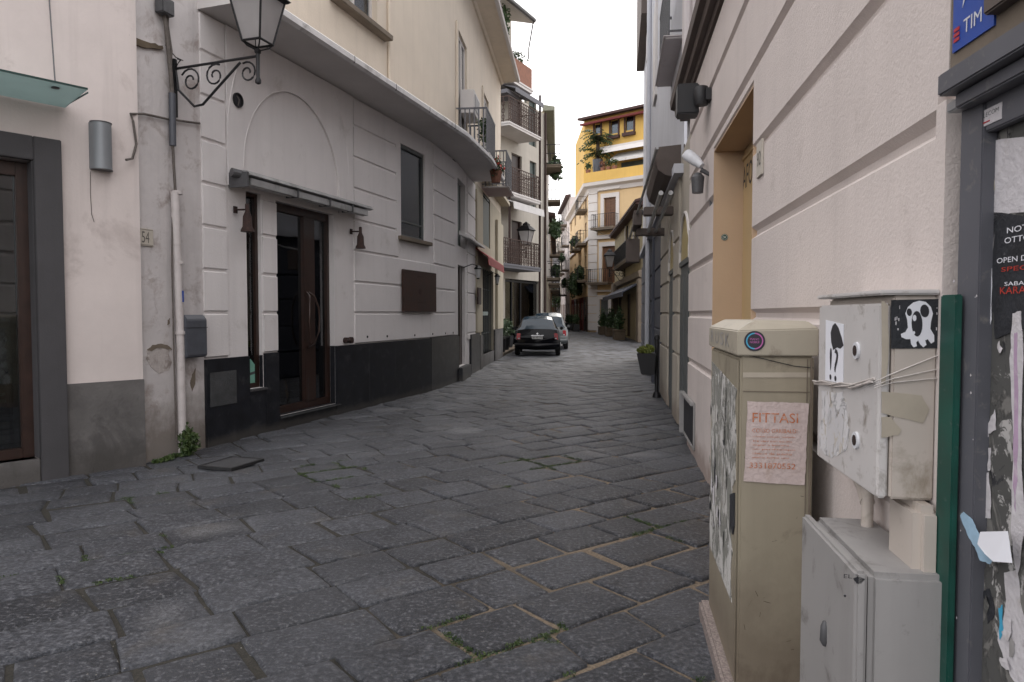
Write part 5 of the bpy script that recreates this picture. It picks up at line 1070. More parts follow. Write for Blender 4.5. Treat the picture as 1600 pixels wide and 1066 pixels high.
g = MB(FE); g.box(uL, FE.u(811, .9), 0, .9, FE.v(800, 143, .9) - .15, FE.v(800, 143, .9)); obj('upper_slab', g, m_awngrey, EB)
ve = FE.v(835, 38, 1.3); g = MB(FE); g.prism([(-3, ve + 1.3), (1.3, ve), (1.4, ve + .15), (-3, ve + 1.6)], uL - 2, FE.u(834, 1.3)); obj('roof', g, m_soffit, EB)
g = MB(FE); g.tube([(uL - 2, 1.42, ve + .05), (FE.u(834, 1.4), 1.42, ve + .05)], .09, 8); g.tube([(FE.u(833, 1.4), 1.4, ve), (FE.u(829, .6), .5, ve - .5), (FE.u(824, 0), .05, ve - .6)], .03, 6); obj('roof_gutter', g, m_iron, EB)
g = MB(FE); g.leaves((FE.u(791, 1.1), 1.0, ev(791, 55)), (.30, .3, 1.6), 900, .16); obj('hanging_ivy', g, m_leafd, at=(FE.u(791, 1.1), 1.0, ev(791, 55)), F=FE, recalc=False, label='dark ivy hanging down from the top of the balcony house', cat='plant')
g = MB(FE); g.leaves((FE.u(812, 1.1), 1.05, t_ + 1.0), (.9, .1, .3), 120, .14); obj('balcony_plant', g, m_leafd, at=(FE.u(812, 1.1), 1.05, t_ + .9), F=FE, recalc=False, label='thin plants growing over the terracotta parapet of the top balcony', cat='plant')
# kerb and plants in front of E
ke = [c3, G(805, 547.5), G(812, 545)]
g = MB(); sweep(g, ke, [(-1.5, -.05), (.0, -.05), (.02, .10), (-.02, .12), (-1.5, .12)]); obj('pavement', g, m_plantstone, kind='structure')
for k, x in enumerate((788, 794, 800)):
    c = G(x, 556 - k * 4) ; c = c + Vector((-.15, .2, .12)); f = Frame((c.x, c.y), FD.U, FD.N); t = thing('pot_shrub', ['dark shrub in a black tub nearest the red awning shop', 'dark shrub in the middle black tub by the cars', 'dark shrub in the black tub nearest the black car'][k], 'plant', f, (0, 0, .12), 'tub shrubs by the shop terrace')
    g = MB(f); g.lathe(0, 0, [(.17, .12), (.22, .6)], 12); obj('tub', g, m_planter, t); g = MB(f); g.leaves((0, 0, .95), (.32, .3, .45), 260, .11); obj('foliage', g, m_leafd, t, recalc=False)
# rows farther along the left
FF = Frame(FE.p(LE, -.0, 0), Vector(((871 - 800) / FPX, 1, 0)))
far_house('green_cornice_house', 'pale house with dull green cornice just past the balcony house', FF, .05, 14.5, 11.2, m_yellowold, 3, 4, seed=11, roofmat=m_greenpale, balc=.3)
far_house('distant_left_house', 'lower house farther along the left side of the street', FF, 14.6, 50, 8.2, m_cream, 2, 8, seed=12, balc=.6)
ce = FF.p(58, 0, 0); FX = Frame((ce.x - 6, ce.y), (1, .15)); far_house('street_end_house', 'pale building closing the far end of the street', FX, 0, 26, 9, m_paleblue, 2, 7, seed=14, balc=.2)
tr = thing('street_end_tree', 'small dark tree at the far end of the street', 'tree', WORLD, (5.6, 92, 0)); g = MB(); g.tube([(5.6, 92, 0), (5.7, 92, 1.6), (5.5, 92, 3)], [.2, .15, .1], 8); g.tube([(5.7, 92, 1.6), (6.6, 92, 3)], .07, 6); obj('trunk', g, m_palmb, tr)
g = MB(); g.leaves((5.6, 92, 3.6), (1.9, 1.6, 1.6), 420, .4); obj('crown', g, m_leafd, tr, recalc=False)
rnd = random.Random(3)
sp = [(FF, 2.5, 9.0), (FF, 8, 6.5), (FF, 18, 7.6), (FF, 22, 4.9), (FZ, LZ - 3.3, 5.0), (FZ, LZ - 8.5, 8.1), (FZ, LZ - 22, 4.9), (FZ, LZ - 26, 8.0)]
pl = ['plant tuft high on the green cornice house balcony', 'plant tuft on the middle balcony of the green cornice house', 'trailing plant at the roof edge of the lower left house', 'trailing plant on the lower left house first floor', 'ivy mass above the brown shop doors of the apricot side wall', 'balcony plant high on the apricot side wall', 'balcony plant low on the pale pink row house', 'balcony plant high on the pale pink row house']
for k, (F, u, v) in enumerate(sp):
    g = MB(F); g.leaves((u, .5, v), (1.3, .5, .7), 240, .28); obj('balcony_plant', g, m_leafd, at=(u, .5, v), F=F, recalc=False, label=pl[k], cat='plant', group='balcony plants along the far street')
g = MB(FZ); g.leaves((LZ - 5, .7, 4.0), (3.4, .8, 1.5), 900, .3); obj('wall_ivy', g, m_leafd, at=(LZ - 4, .5, 3.7), F=FZ, recalc=False, label='broad ivy over the brown shop fronts left of the white quoins', cat='plant')
# street lanterns farther on
lantern('street_lantern', 'black lantern with milky panes hanging before the rusty balconies', FE, FE.u(822, .9), FE.v(822, 390, .9), .9, s=1.35, bracket=True)
lantern('street_lantern', 'small black lantern on the olive house side near the yellow corner', FO, FO.u(952, 1.0), FO.v(950, 425, 1.0), 1.0, s=1.6)
for k, (x, y, z) in enumerate(((747, 425, .35), (777, 436, .3))):
    u_, v_ = FD.px(x, y, z); t = thing('wall_lantern', ['small black wall lantern left of the red awning', 'small black wall lantern below the right end of the red awning'][k], 'lamp', FD, (u_, 0, v_), 'small wall lanterns at the red awning shop')
    g = MB(FD); g.tube([(u_, .0, v_ + .1), (u_, z * .6, v_ + .18), (u_, z, v_ + .14)], .012, 6); g.lathe(u_, z, [(.02, v_ + .15), (.1, v_ + .08), (.09, v_ + .06)], 6); g.lathe(u_, z, [(.04, v_ - .14), (.03, v_ - .17)], 6); obj('bracket', g, m_black, t); g = MB(FD); g.lathe(u_, z, [(.045, v_ - .13), (.08, v_ + .06)], 6); obj('glass', g, m_frostpane, t)
# ================================================================== CARS
def car(name, label, loc, ang, L, Wd, Ht, paint, roofpaint, plate=True, suv=False):
    U = Vector((math.cos(ang), math.sin(ang), 0)); f = Frame((loc[0], loc[1]), U, Vector((-math.sin(ang), math.cos(ang), 0)))
    T = thing(name, label, 'car', f, (0, 0, 0)); h = Ht; hw = Wd / 2
    st = [(.0, .70, .60), (.03, .84, .68), (.09, .95, .67), (.20, 1.06 * h / 1.4, .64), (.42, 1.28 * h / 1.4, .59), (.66, h - .02, .55), (1.2, h, .54), (1.7, h - .03, .54), (2.1, h - .18, .55), (2.55, .98, .60), (2.75, .93, .62), (3.1, .84, .60), (L - .08, .70, .55), (L, .6, .48)]
    if suv: st[3] = (.16, 1.1, .64); st[4] = (.26, 1.38, .60); st[5] = (.5, h - .03, .58)
    k = L / 3.3; st = [(y if i > 11 else y * k, t, w) for i, (y, t, w) in enumerate(st)]
    def sec(y, t, w):
        e = 1 - .12 * (y < .05) - .10 * (y > L - .1); W_ = hw * e; b = min(t - .06, .90); tw = w / .81 * hw * (1 if t > 1 else 1.15)
        tw = min(tw, W_ * .97)
        return [(0, t), (tw * .6, t - .01), (tw * .9, t - .04), (tw, max(t - .10, b + .02)), (W_ * .93, b), (W_ * .99, b - .1), (W_, .52), (W_ * .98, .34), (W_ * .90, .24), (0, .22)]
    S_ = [[(s * x, y, z) for x, z in sec(y, t, w)] for y, t, w in st for s in (1,)]
    n = len(S_[0]); ring = []
    for s in S_: ring.append(s + [(-x, y, z) for x, y, z in s[-2:0:-1]])
    m = len(ring[0]); V = [p for r_ in ring for p in r_]; F_ = [(i * m + j, i * m + (j + 1) % m, (i + 1) * m + (j + 1) % m, (i + 1) * m + j) for i in range(len(ring) - 1) for j in range(m)] + [tuple(range(m)), tuple(range((len(ring) - 1) * m, len(ring) * m))]
    g = MB(f); g.add([(x, y, z) for x, y, z in V], F_); body = obj('body', g, paint, T, smooth='all')
    def patch(i0, i1, js, nm, mat, off=.006, shr=.0):
        g = MB(f)
        for i in range(i0, i1):
            for j in js:
                q = [Vector(ring[i][j % m]), Vector(ring[i][(j + 1) % m]), Vector(ring[i + 1][(j + 1) % m]), Vector(ring[i + 1][j % m])]; nn = (q[1] - q[0]).cross(q[3] - q[0]).normalized(); c = sum(q, Vector()) / 4
                if nn.dot(c - Vector((0, L / 2, .6))) < 0: nn = -nn
                g.add([tuple(v + (c - v) * shr + nn * off) for v in q], [(0, 1, 2, 3)])
        return obj(nm, g, mat, T, smooth='all', recalc=False)
    patch(2, 5, (0, 1, m - 1, m - 2), 'rear_window', m_carglass)
    patch(7, 9, (0, 1, m - 1, m - 2), 'windscreen', m_carglass)
    patch(4, 8, (3,), 'side_window', m_carglass, shr=.02); patch(4, 8, (m - 4,), 'side_window', m_carglass, shr=.02)
    if roofpaint: patch(5, 7, (0, 1, 2, m - 1, m - 2, m - 3), 'roof', roofpaint, .008)
    for s in (-1, 1):
        g = MB(f); x = s * hw * .80; g.box(min(x - s * .07, x + s * .08), max(x - s * .07, x + s * .08), .0, .09, .66 - .10, .66 + .14); tl_ = obj('tail_light', g, m_tail, T, bevel=.02); g = MB(f); g.box(x - .03, x + .03, -.006, .01, .60, .64); obj('reversing_lens', g, m_signwhite, tl_, bevel=.004)
        g = MB(f); g.box(min(s * hw, s * (hw + .14)), max(s * hw, s * (hw + .14)), L * .60, L * .60 + .12, .88, 1.0); obj('wing_mirror', g, paint, T, bevel=.03)
        for y in (.55, L - .6):
            g = MB(Frame(f.p(0, 0, 0), f.N, f.U)); x0 = s * (hw - .17); x1 = s * (hw + .005); g.disc(y, .29, .29, min(x0, x1), max(x0, x1), 24); w_ = obj('wheel', g, m_tyre, T, bevel=.02)
            g = MB(Frame(f.p(0, 0, 0), f.N, f.U)); x0 = s * (hw + .006); x1 = s * (hw + .012); g.disc(y, .29, .18, min(x0, x1), max(x0, x1), 18); obj('rim', g, m_rim, w_)
    g = MB(f); g.box(-.19, .19, -.012, .004, .60, .70); pl_ = obj('licence_plate', g, m_plate, T, bevel=.004); g = MB(f); ft = Frame(f.p(0, 0, 0), f.U, -f.N); text(g, ft, 'EK 487 TN', -.15, .625, .30, .05, .0135); obj('plate_lettering', g, m_ink, pl_)
    g = MB(f); g.box(-.22, .22, -.03, .02, .715, .74); obj('boot_handle', g, m_chrome, T, bevel=.006)
    g = MB(f); g.tube([(-hw * .78, .0, .44), (-hw * .4, -.035, .42), (0, -.045, .415), (hw * .4, -.035, .42), (hw * .78, .0, .44)], .014, 8); obj('bumper_trim', g, m_chrome, T, smooth=True)
    g = MB(f); g.tube([(-hw * .95, .06, .38), (-hw * .6, -.02, .36), (0, -.035, .36), (hw * .6, -.02, .36), (hw * .95, .06, .38)], [.08, .1, .1, .1, .08], 10); obj('rear_bumper', g, paint, T, smooth=True)
    g = MB(f); g.disc(0, .80, .03, 0, 0, 12); g = MB(ft); g.disc(0, .79, .032, -.02, .02, 14); obj('badge', g, m_chrome, T)
    return T
cR = G(839.5, 556.5); car('parked_car', 'small black hatchback with chrome boot handle parked nearest on the left', (cR.x, cR.y), -R(3.2), 3.35, 1.62, 1.42, m_car, None)
car('parked_car', 'pale roofed grey car parked just ahead of the black hatchback', (cR.x + .62, cR.y + 4.4), -R(3.2), 3.7, 1.62, 1.55, m_carg, m_carroof, suv=True)
# wires across the far street
for k, (pa, pb) in enumerate(((FZ.p(LZ - 2, .1, 9.8), FO.p(.5, .1, 7.2)), (FZ.p(LZ - 6, .1, 8.2), FF.p(12, .1, 8.5)))):
    g = MB(); mid = [(pa.x + (pb.x - pa.x) * t, pa.y + (pb.y - pa.y) * t, pa.z + (pb.z - pa.z) * t - .6 * math.sin(math.pi * t)) for t in [i / 8 for i in range(9)]]; g.tube(mid, .015, 4); obj('overhead_wire', g, m_darkcable, at=tuple(mid[0]), label=['sagging wire between the apricot wall and the olive house', 'sagging wire crossing the far street from the apricot wall'][k], cat='wire')
# ================================================================== CABINETS NEAR RIGHT
# beige street cabinet
dC, dI = .375, .03
cb1, cb0 = UR(1158, dC), UR(1114, dC)
CA = thing('street_cabinet', 'tall beige roadside cabinet with peeling poster layers and capped top', 'cabinet', FR, ((cb0 + cb1) / 2, .2, 0))
wI = dC - (side_of(FR, cb1).u(1274) * -1)
dI2 = -side_of(FR, cb1).u(1274)
g = MB(FR); g.box(cb0, cb1, dI2, dC, .0, 1.34); body = obj('body', g, m_beige, CA, bevel=.008)
g = MB(FR); g.add([(cb0 - .015, dI2 - .01, 1.342), (cb1 + .015, dI2 - .01, 1.342), (cb1 + .015, dC + .015, 1.342), (cb0 - .015, dC + .015, 1.342), (cb0 - .015, dI2 - .01, 1.445), (cb1 + .015, dI2 - .01, 1.445), (cb1 + .015, dC + .015, 1.435), (cb0 - .015, dC + .015, 1.435), (cb0 + .03, dI2 + .02, 1.472), (cb1 - .03, dI2 + .02, 1.472), (cb1 - .03, dC - .05, 1.472), (cb0 + .03, dC - .05, 1.472)],
   [(0, 3, 2, 1), (0, 1, 5, 4), (1, 2, 6, 5), (2, 3, 7, 6), (3, 0, 4, 7), (4, 5, 9, 8), (5, 6, 10, 9), (6, 7, 11, 10), (7, 4, 8, 11), (8, 9, 10, 11)]); obj('cap', g, m_beigecap, CA, bevel=.004)
g = MB(FR); g.box(cb0 + .02, cb1 - .012, dC + .001, dC + .007, .06, 1.325); cd = obj('door_panel', g, m_beige, CA, bevel=.003)
FCb = side_of(FR, cb1 + .0005)
g = MB(FCb); a = FCb.u(1262); g.box(a, a + .003, .001, .003, .02, 1.33); g.box(FCb.u(1162), FCb.u(1270), .001, .003, 1.205, 1.208); g.box(FCb.u(1270) - .006, FCb.u(1270), -.004, .006, .0, 1.33); obj('seam', g, m_stone, CA)
g = MB(FR); g.box(cb0 - .03, cb1 + .03, dI2 - .03, dC + .05, -.05, .075); obj('plinth', g, m_granite, CA, bevel=.012)
# torn paper on the long side (face toward the street)
rnd = random.Random(21)
def torn(F, x0, x1, v0, v1, n, d, mats, parent, seed, nm='torn_paper', sz=(.03, .14)):
    r = random.Random(seed); gs = {}
    for _ in range(n):
        m = r.choice(mats); g = gs.setdefault(m.name, (MB(F), m))[0]
        c = (r.uniform(x0, x1), r.uniform(v0, v1)); w = r.uniform(*sz) * .5; hh = r.uniform(*sz) * r.uniform(.6, 1.8); k = r.randint(6, 10); pts = []
        for j in range(k):
            a_ = 2 * math.pi * j / k; rr = r.uniform(.45, 1); pts.append((min(x1, max(x0, c[0] + w * rr * math.cos(a_))), min(v1, max(v0, c[1] + hh * rr * math.sin(a_)))))
        dd = d + r.uniform(.0004, .003); n0 = len(g.V)
        g.add([(u, dd + r.uniform(0, .004), v) for u, v in pts], [tuple(range(len(pts)))])
    for k_, (g, m) in gs.items(): obj(nm, g, m, parent, recalc=False)
rz = random.Random(8); L_ = [(cb0 + .05 + rz.uniform(-.02, .03), 1.27 - k * .05) for k in range(19)]; R_ = [(cb1 - .10 + (.06 if k > 9 else 0) + rz.uniform(-.025, .025), .36 + k * .05) for k in range(18)][::1]
g = MB(FR); g.slab(L_ + R_, dC + .0072, dC + .0092); obj('peeled_paper_layers', g, m_peel, cd)
torn(FR, cb0 + .05, cb1 - .12, .5, 1.25, 26, dC + .0095, [m_paper, m_peel, m_posterblack], cd, 5, sz=(.02, .07))
g = MB(FR); g.slab([(cb1 - .12, .98), (cb1 - .04, 1.0), (cb1 - .02, .9), (cb1 - .02, .86), (cb1 - .11, .85)], dC + .008, dC + .012); 
g = MB(FR); q0 = FR.px(1149, 770, dC); g.slab([(q0[0] - .05, q0[1] - .02), (q0[0] + .04, q0[1] + .01), (q0[0] + .045, q0[1] - .12), (q0[0] + .02, q0[1] - .16), (q0[0] - .05, q0[1] - .13)], dC + .008, dC + .013); obj('black_patch', g, m_posterblack, cd)
# graffiti-like scrawl on cap side
g = MB(FR); x = cb0 + .06
for ch in 'RUSK': text(g, FR, ch, x, 1.365, .10, .055, dC + .0165); x += .15
obj('faded_scrawl', g, m_lowbox, CA)
rz = random.Random(14)
g = MB(FCb)
for _ in range(26):
    u_ = rz.uniform(FCb.u(1164), FCb.u(1262)); v_ = rz.uniform(.12, 1.3); L_ = rz.uniform(.004, .03); a_ = rz.uniform(0, 3.1); g.add([(u_, .0015, v_), (u_ + L_ * math.cos(a_), .0015, v_ + L_ * math.sin(a_)), (u_ + L_ * math.cos(a_) + .001, .0015, v_ + L_ * math.sin(a_) + .0012), (u_ + .001, .0015, v_ + .0012)], [(0, 1, 2, 3)])
obj('scratches', g, m_rust, CA, recalc=False)
# round sticker on cap end
fc = side_of(FR, cb1 + .0155); q_ = fc.px(1179, 533); st_ = thing('round_sticker', 'round dark sticker with pink and cyan ring on the beige cabinet cap', 'sticker', fc, (q_[0], 0, q_[1]))
g = MB(fc); g.disc(q_[0], q_[1], .038, .0008, .002, 32); obj('backing', g, m_stickerA, st_)
for m_, a0, a1 in ((m_magenta, 90, -90), (m_cyan, -90, -270)):
    g = MB(fc); g.add([(q_[0] + r_ * math.cos(R(a0 + (a1 - a0) * k / 14)), .0026, q_[1] + r_ * math.sin(R(a0 + (a1 - a0) * k / 14))) for r_ in (.031, .0265) for k in range(15)], [(k, k + 1, 16 + k, 15 + k) for k in range(14)]); obj('ring_print', g, m_, st_)
g = MB(fc); text(g, fc, 'PIANO', q_[0] - .016, q_[1] + .003, .032, .008, .0027); text(g, fc, 'NOBILE', q_[0] - .017, q_[1] - .008, .034, .008, .0027); obj('lettering', g, m_magenta, st_)
# pink poster
P4 = [(1168, 627), (1263, 630), (1257, 758), (1162, 752)]
ff = side_of(FR, cb1 + .004); po = thing('pasted_flyer', 'crumpled pinkish flyer with orange print on the beige cabinet', 'poster', ff, (ff.px(1215, 690)[0], 0, ff.px(1215, 690)[1]))
g = MB(ff); c4 = [ff.px(*p) for p in P4]; nx_, ny_ = 14, 18
def bil(s, t): a_ = (c4[3][0] + (c4[2][0] - c4[3][0]) * s, c4[3][1] + (c4[2][1] - c4[3][1]) * s); b_ = (c4[0][0] + (c4[1][0] - c4[0][0]) * s, c4[0][1] + (c4[1][1] - c4[0][1]) * s); return (a_[0] + (b_[0] - a_[0]) * t, a_[1] + (b_[1] - a_[1]) * t)
pts = []
for j in range(ny_ + 1):
    for i in range(nx_ + 1):
        u, v = bil(i / nx_, j / ny_); ed = (i in (0, nx_) or j in (0, ny_)); pts.append((u + (rnd.uniform(-.0015, .0015) if ed else 0), .0012 + .0018 * (noise.noise(Vector((i * .9, j * .9, 1))) + .5) + (.002 if i == nx_ else 0), v + (rnd.uniform(-.0015, .0015) if ed else 0)))
g.add(pts, [(j * (nx_ + 1) + i, j * (nx_ + 1) + i + 1, (j + 1) * (nx_ + 1) + i + 1, (j + 1) * (nx_ + 1) + i) for j in range(ny_) for i in range(nx_)]); pp = obj('paper', g, m_paperpink, po, smooth='all', recalc=False)
g = MB(ff); W0 = c4[1][0] - c4[0][0]; H0 = c4[0][1] - c4[3][1]; bu, bv = c4[3][0], c4[3][1]
def ln(s, fx, fy, fw, fh, sl=0): text(g, ff, s, bu + W0 * fx, bv + H0 * fy, W0 * fw, H0 * fh, .0042, slant=sl)
ln('FITTASI', .13, .74, .75, .12); ln('CORSO GARIBALDI', .13, .615, .74, .05)
for k, s in enumerate(('bivani piano nobile', 'tre vani con cucina', 'bagno e balcone', 'no perditempo', 'libero da subito', 'piano terzo uso')): ln(s, .14, .55 - k * .052, .70 - (k % 3) * .05, .026)
ln('3331870552', .09, .17, .76, .07)
obj('orange_lettering', g, m_orange, pp)
g = MB(FCb); q_ = [FCb.px(1160, 553), FCb.px(1190, 560), FCb.px(1240, 572), FCb.px(1271, 575)]; g.tube([(u, .004, v) for u, v in q_], .0015, 5); obj('thin_wire', g, m_darkcable, CA)
g = MB(FCb); [g.add([(FCb.u(x0), .002, FCb.v(x0, y0)), (FCb.u(x1), .002, FCb.v(x1, y0)), (FCb.u(x1), .002, FCb.v(x1, y1)), (FCb.u(x0), .002, FCb.v(x0, y1))], [(0, 1, 2, 3)]) for x0, x1, y0, y1 in ((1162, 1268, 590, 582),)]; obj('tape_residue', g, m_tape, CA, recalc=False)
# meter box
dM = .17; m1, m0 = UR(1376, dM), UR(1280, dM); vb, vt = FR.px(1372, 781, dM)[1], FR.px(1372, 462, dM)[1]
MX = thing('meter_box', 'grey white utility meter box on the wall covered with stickers and twisted wire', 'box', FR, ((m0 + m1) / 2, 0, vb))
g = MB(FR); g.box(m0 + .01, m1, .032, dM - .03, vb, vt); obj('housing', g, m_meterside, MX, bevel=.006)
g = MB(FR); g.box(m0, m1 - .004, dM - .027, dM, vb + .0, vt - .02); lid = obj('door', g, m_meter, MX, bevel=.006)
g = MB(FR); g.box(m0 - .01, m1 + .012, .032, dM + .006, vt + .001, vt + .014); obj('top_lip', g, m_meter, MX, bevel=.004)
for (x, y) in ((1340, 548), (1339, 688)):
    u_, v_ = FR.px(x, y, dM); g = MB(FR); g.disc(u_, v_, .024, dM + .0005, dM + .007, 20); lk = obj('lock_ring', g, m_signwhite, MX); g = MB(FR); g.disc(u_, v_, .015, dM + .0075, dM + .009, 16); obj('keyhole', g, m_rust, lk)
g = MB(FR); c_ = [FR.px(*p, dM) for p in ((1291, 500), (1319, 507), (1318, 600), (1290, 594))]; g.slab(c_, dM + .0005, dM + .0015); sk = obj('white_sticker', g, m_whitepaper, MX)
g = MB(FR); c_ = [FR.px(*p, dM) for p in ((1302, 509), (1306, 505), (1311, 512), (1316, 527), (1319, 540), (1314, 545), (1309, 543), (1303, 547), (1300, 535), (1299, 520))]; g.slab(c_, dM + .0016, dM + .0024); q_ = FR.px(1297, 593, dM); text(g, FR, '!?', q_[0], q_[1], .085, .10, dM + .0024); obj('black_print', g, m_ink, sk)
g = MB(FR); g.slab([FR.px(x, y, dM) for x, y in rough_poly([(1284, 610), (1318, 612), (1322, 640), (1328, 672), (1322, 705), (1300, 716), (1281, 700)], 4, 2.5, 5)], dM + .0004, dM + .0012); obj('paper_residue', g, m_peelmeter, lid)
FM = side_of(FR, m1 + .001)
g = MB(FM); c_ = [FM.px(*p) for p in ((1392, 469), (1474, 467), (1474, 544), (1392, 545))]; g.slab(c_, .0005, .0015); gs = thing('ghost_sticker', 'square black sticker with a white one-eyed ghost on the meter box end', 'sticker', FM, (c_[3][0], 0, c_[3][1])); obj('backing', g, m_posterblack, gs)
g = MB(FM)
for _ in range(46):
    x = rnd.uniform(1397, 1470); y = rnd.uniform(474, 522)
    if 1408 < x < 1458: continue
    w = rnd.uniform(.8, 2.2); h_ = rnd.uniform(1.5, 6); g.slab([FM.px(x, y), FM.px(x + w, y), FM.px(x + w, y + h_), FM.px(x, y + h_)], .0016, .002)
obj('background_marks', g, m_paper, gs)
gp = [(1414, 490), (1418, 480), (1426, 473), (1436, 470), (1446, 472), (1454, 480), (1457, 490), (1454, 503), (1453, 514), (1459, 524), (1459, 534), (1454, 537), (1449, 530), (1445, 532), (1447, 539), (1442, 543), (1437, 538), (1434, 532), (1431, 535), (1432, 541), (1427, 543), (1423, 538), (1422, 530), (1415, 530), (1408, 527), (1407, 522), (1414, 519), (1418, 512), (1417, 500)]
g = MB(FM); g.slab([FM.px(*p) for p in gp], .0021, .0027); obj('ghost', g, m_whitepaper, gs)
g = MB(FM)
for (x, y, a_, b_) in ((1432, 506, 8.5, 20), (1444, 486, 7, 10), (1420, 488, 4, 6)):
    g.slab([FM.px(x + a_ * math.cos(t), y + b_ * math.sin(t) + .1 * a_ * math.cos(t)) for t in [2 * math.pi * k / 18 for k in range(18)]], .0028, .0034)
obj('eye', g, m_ink, gs); g = MB(FM); g.slab([FM.px(1428 + 3 * math.cos(t), 497 + 5 * math.sin(t)) for t in [2 * math.pi * k / 10 for k in range(10)]], .0035, .004); g.slab([FM.px(1427 + 2 * math.cos(t), 520 + 2.5 * math.sin(t)) for t in [2 * math.pi * k / 10 for k in range(10)]], .0035, .004); obj('eye_glint', g, m_whitepaper, gs)
g = MB(FM)
for pts in ([(1377, 612), (1440, 618), (1452, 640), (1442, 662), (1377, 645)], [(1377, 652), (1392, 652), (1408, 672), (1404, 680), (1377, 684)], [(1380, 470), (1388, 478), (1388, 560), (1383, 600), (1377, 600), (1377, 470)]): g.slab([FM.px(*p) for p in rough_poly(pts, 3, .8, 4)], .0004, .001)
obj('tape_patch', g, m_tape, MX)
g = MB(FM)
for y0, y1, yy in ((590, 552, 596), (598, 575, 602), (604, 590, 606)): g.tube([(FM.u(1366), .012, FM.v(1366, yy)), (FM.u(1395), .004, FM.v(1395, y0 - 6)), (FM.u(1474), .004, FM.v(1474, y1))], .0016, 5)
w_ = obj('twisted_wire', g, m_wire, MX)
g = MB(FR)
for k in range(3):
    g.tube([(FR.u(x, dM), dM + .006 + .003 * math.sin(i * 1.7 + k * 2), FR.v(x, y, dM) + .006 * math.sin(i * 1.1 + k * 2.1)) for i, (x, y) in enumerate(((1276, 598), (1290, 599), (1305, 602), (1320, 602), (1335, 604), (1350, 601), (1371, 594)))], .0028, 6)
obj('wire_bundle', g, m_wire, MX, smooth=True)
l1_ = UR(1311, .25) - .25; g = MB(FR); g.tube([(l1_, .085, vb + .01), (l1_, .085, .80)], .017, 10); g.tube([(l1_ - .16, .07, vb + .01), (l1_ - .14, .07, vb - .035), (l1_ - .05, .08, vb - .06), (l1_, .085, vb - .09)], .022, 10); obj('conduit', g, m_meterside, MX, smooth=True)
# lower box
dL = .25; l1, l0 = -1.83, UR(1258, dL); vl = FR.px(1311, 868, dL)[1]
LB = thing('lower_utility_box', 'smaller grey enamel utility box below the meter box with rounded edges', 'box', FR, ((l0 + l1) / 2, .1, 0))
g = MB(FR); g.box(l0 + .005, l1, .032, dL - .035, .02, vl); obj('housing', g, m_lowbox, LB, bevel=.014)
g = MB(FR); g.box(l0, l1 + .002, dL - .03, dL, .03, vl + .004); dr_ = obj('door', g, m_lowbox, LB, bevel=.008)
q_ = FR.px(1290, 990, dL); g = MB(FR); g.lathe(q_[0], dL + .002, [(.006, q_[1] - .035), (.014, q_[1] - .02), (.012, q_[1] + .02), (.006, q_[1] + .035)], 12); obj('lock', g, m_iron, dr_, smooth=True)
g = MB(FR); g.box(l1 - .22, l1 - .03, .032, .10, vl - .03, vb - .002); obj('mounting_stub', g, m_meterside, MX, bevel=.02)
FL = side_of(FR, l1 + .001); g = MB(FL); q_ = FL.px(1318, 903); text(g, FL, 'EL 3', q_[0], q_[1], .035, .010, .002); q_ = FL.px(1342, 905); g.add([(q_[0] + .012 * math.cos(t) * (1 + .3 * math.sin(3 * t)), .001, q_[1] - .003 + .009 * math.sin(t)) for t in [2 * math.pi * k / 12 for k in range(12)]], [tuple(range(12))]); q_ = FL.px(1320, 931); g.disc(q_[0], q_[1], .003, .0005, .0015, 8); obj('scribbled_mark', g, m_ink, LB)
# ground level kerb / wall plinth behind boxes
# green board, frame and notice board
ug = UR(1478); gb = MB(FR); gb.box(UR(1469, .05), UR(1493, .05), .034, .05, -.04, 1.545)
obj('green_board', gb, m_green, at=(UR(1480), .03, 0), F=FR, bevel=.003, label='narrow dark green painted board between meter box and grey shop frame', cat='board')
oK = FR.p(UR(1491), .0, 0); dK = Vector((93 / FPX, 1, 0)).normalized(); FK = Frame((oK.x, oK.y), -dK)
NB = thing('notice_board_frame', 'grey metal shop frame at the right edge holding torn posters under a wide lintel', 'notice board', FK, (0, 0, 0))
k0 = FK.u(1494, .035); k1 = FK.u(1528, .035); g = MB(FK); g.box(k0, k1, .0, .035, -.04, FK.v(1500, 170)); obj('upright', g, m_greymetal, NB, bevel=.003)
g = MB(FK); g.box(k1 + .001, .55, -.03, .004, -.04, FK.v(1500, 170)); bd = obj('board', g, m_peelboard, NB)
g = MB(FK); xx = k1 + .001; va_, vb_ = FK.v(1527, 221), FK.v(1500, 168); g.box(xx, .55, .0045, .03, va_, vb_); obj('top_rail', g, m_greymetal, NB, bevel=.003)
g = MB(FK); g.box(-.02, 1.2, -.3, -.05, -.05, 3.94); obj('backing_wall', g, m_cement, NB)
dl = .10; lt0, lt1 = FK.px(1464, 152, dl), FK.px(1464, 119, dl)
g = MB(FK); g.box(lt0[0], .6, -.02, dl, lt0[1], lt1[1]); g.box(lt0[0] + .02, .6, -.02, dl - .03, lt0[1] - .035, lt0[1] - .001); obj('lintel', g, m_greymetal, NB, bevel=.004)
sv = FK.px(1477, 168, .06); g = MB(FK); g.box(sv[0] + .01, .6, .02, .062, sv[1] - .018, sv[1] + .006); obj('light_strip', g, m_alu, NB, bevel=.003)
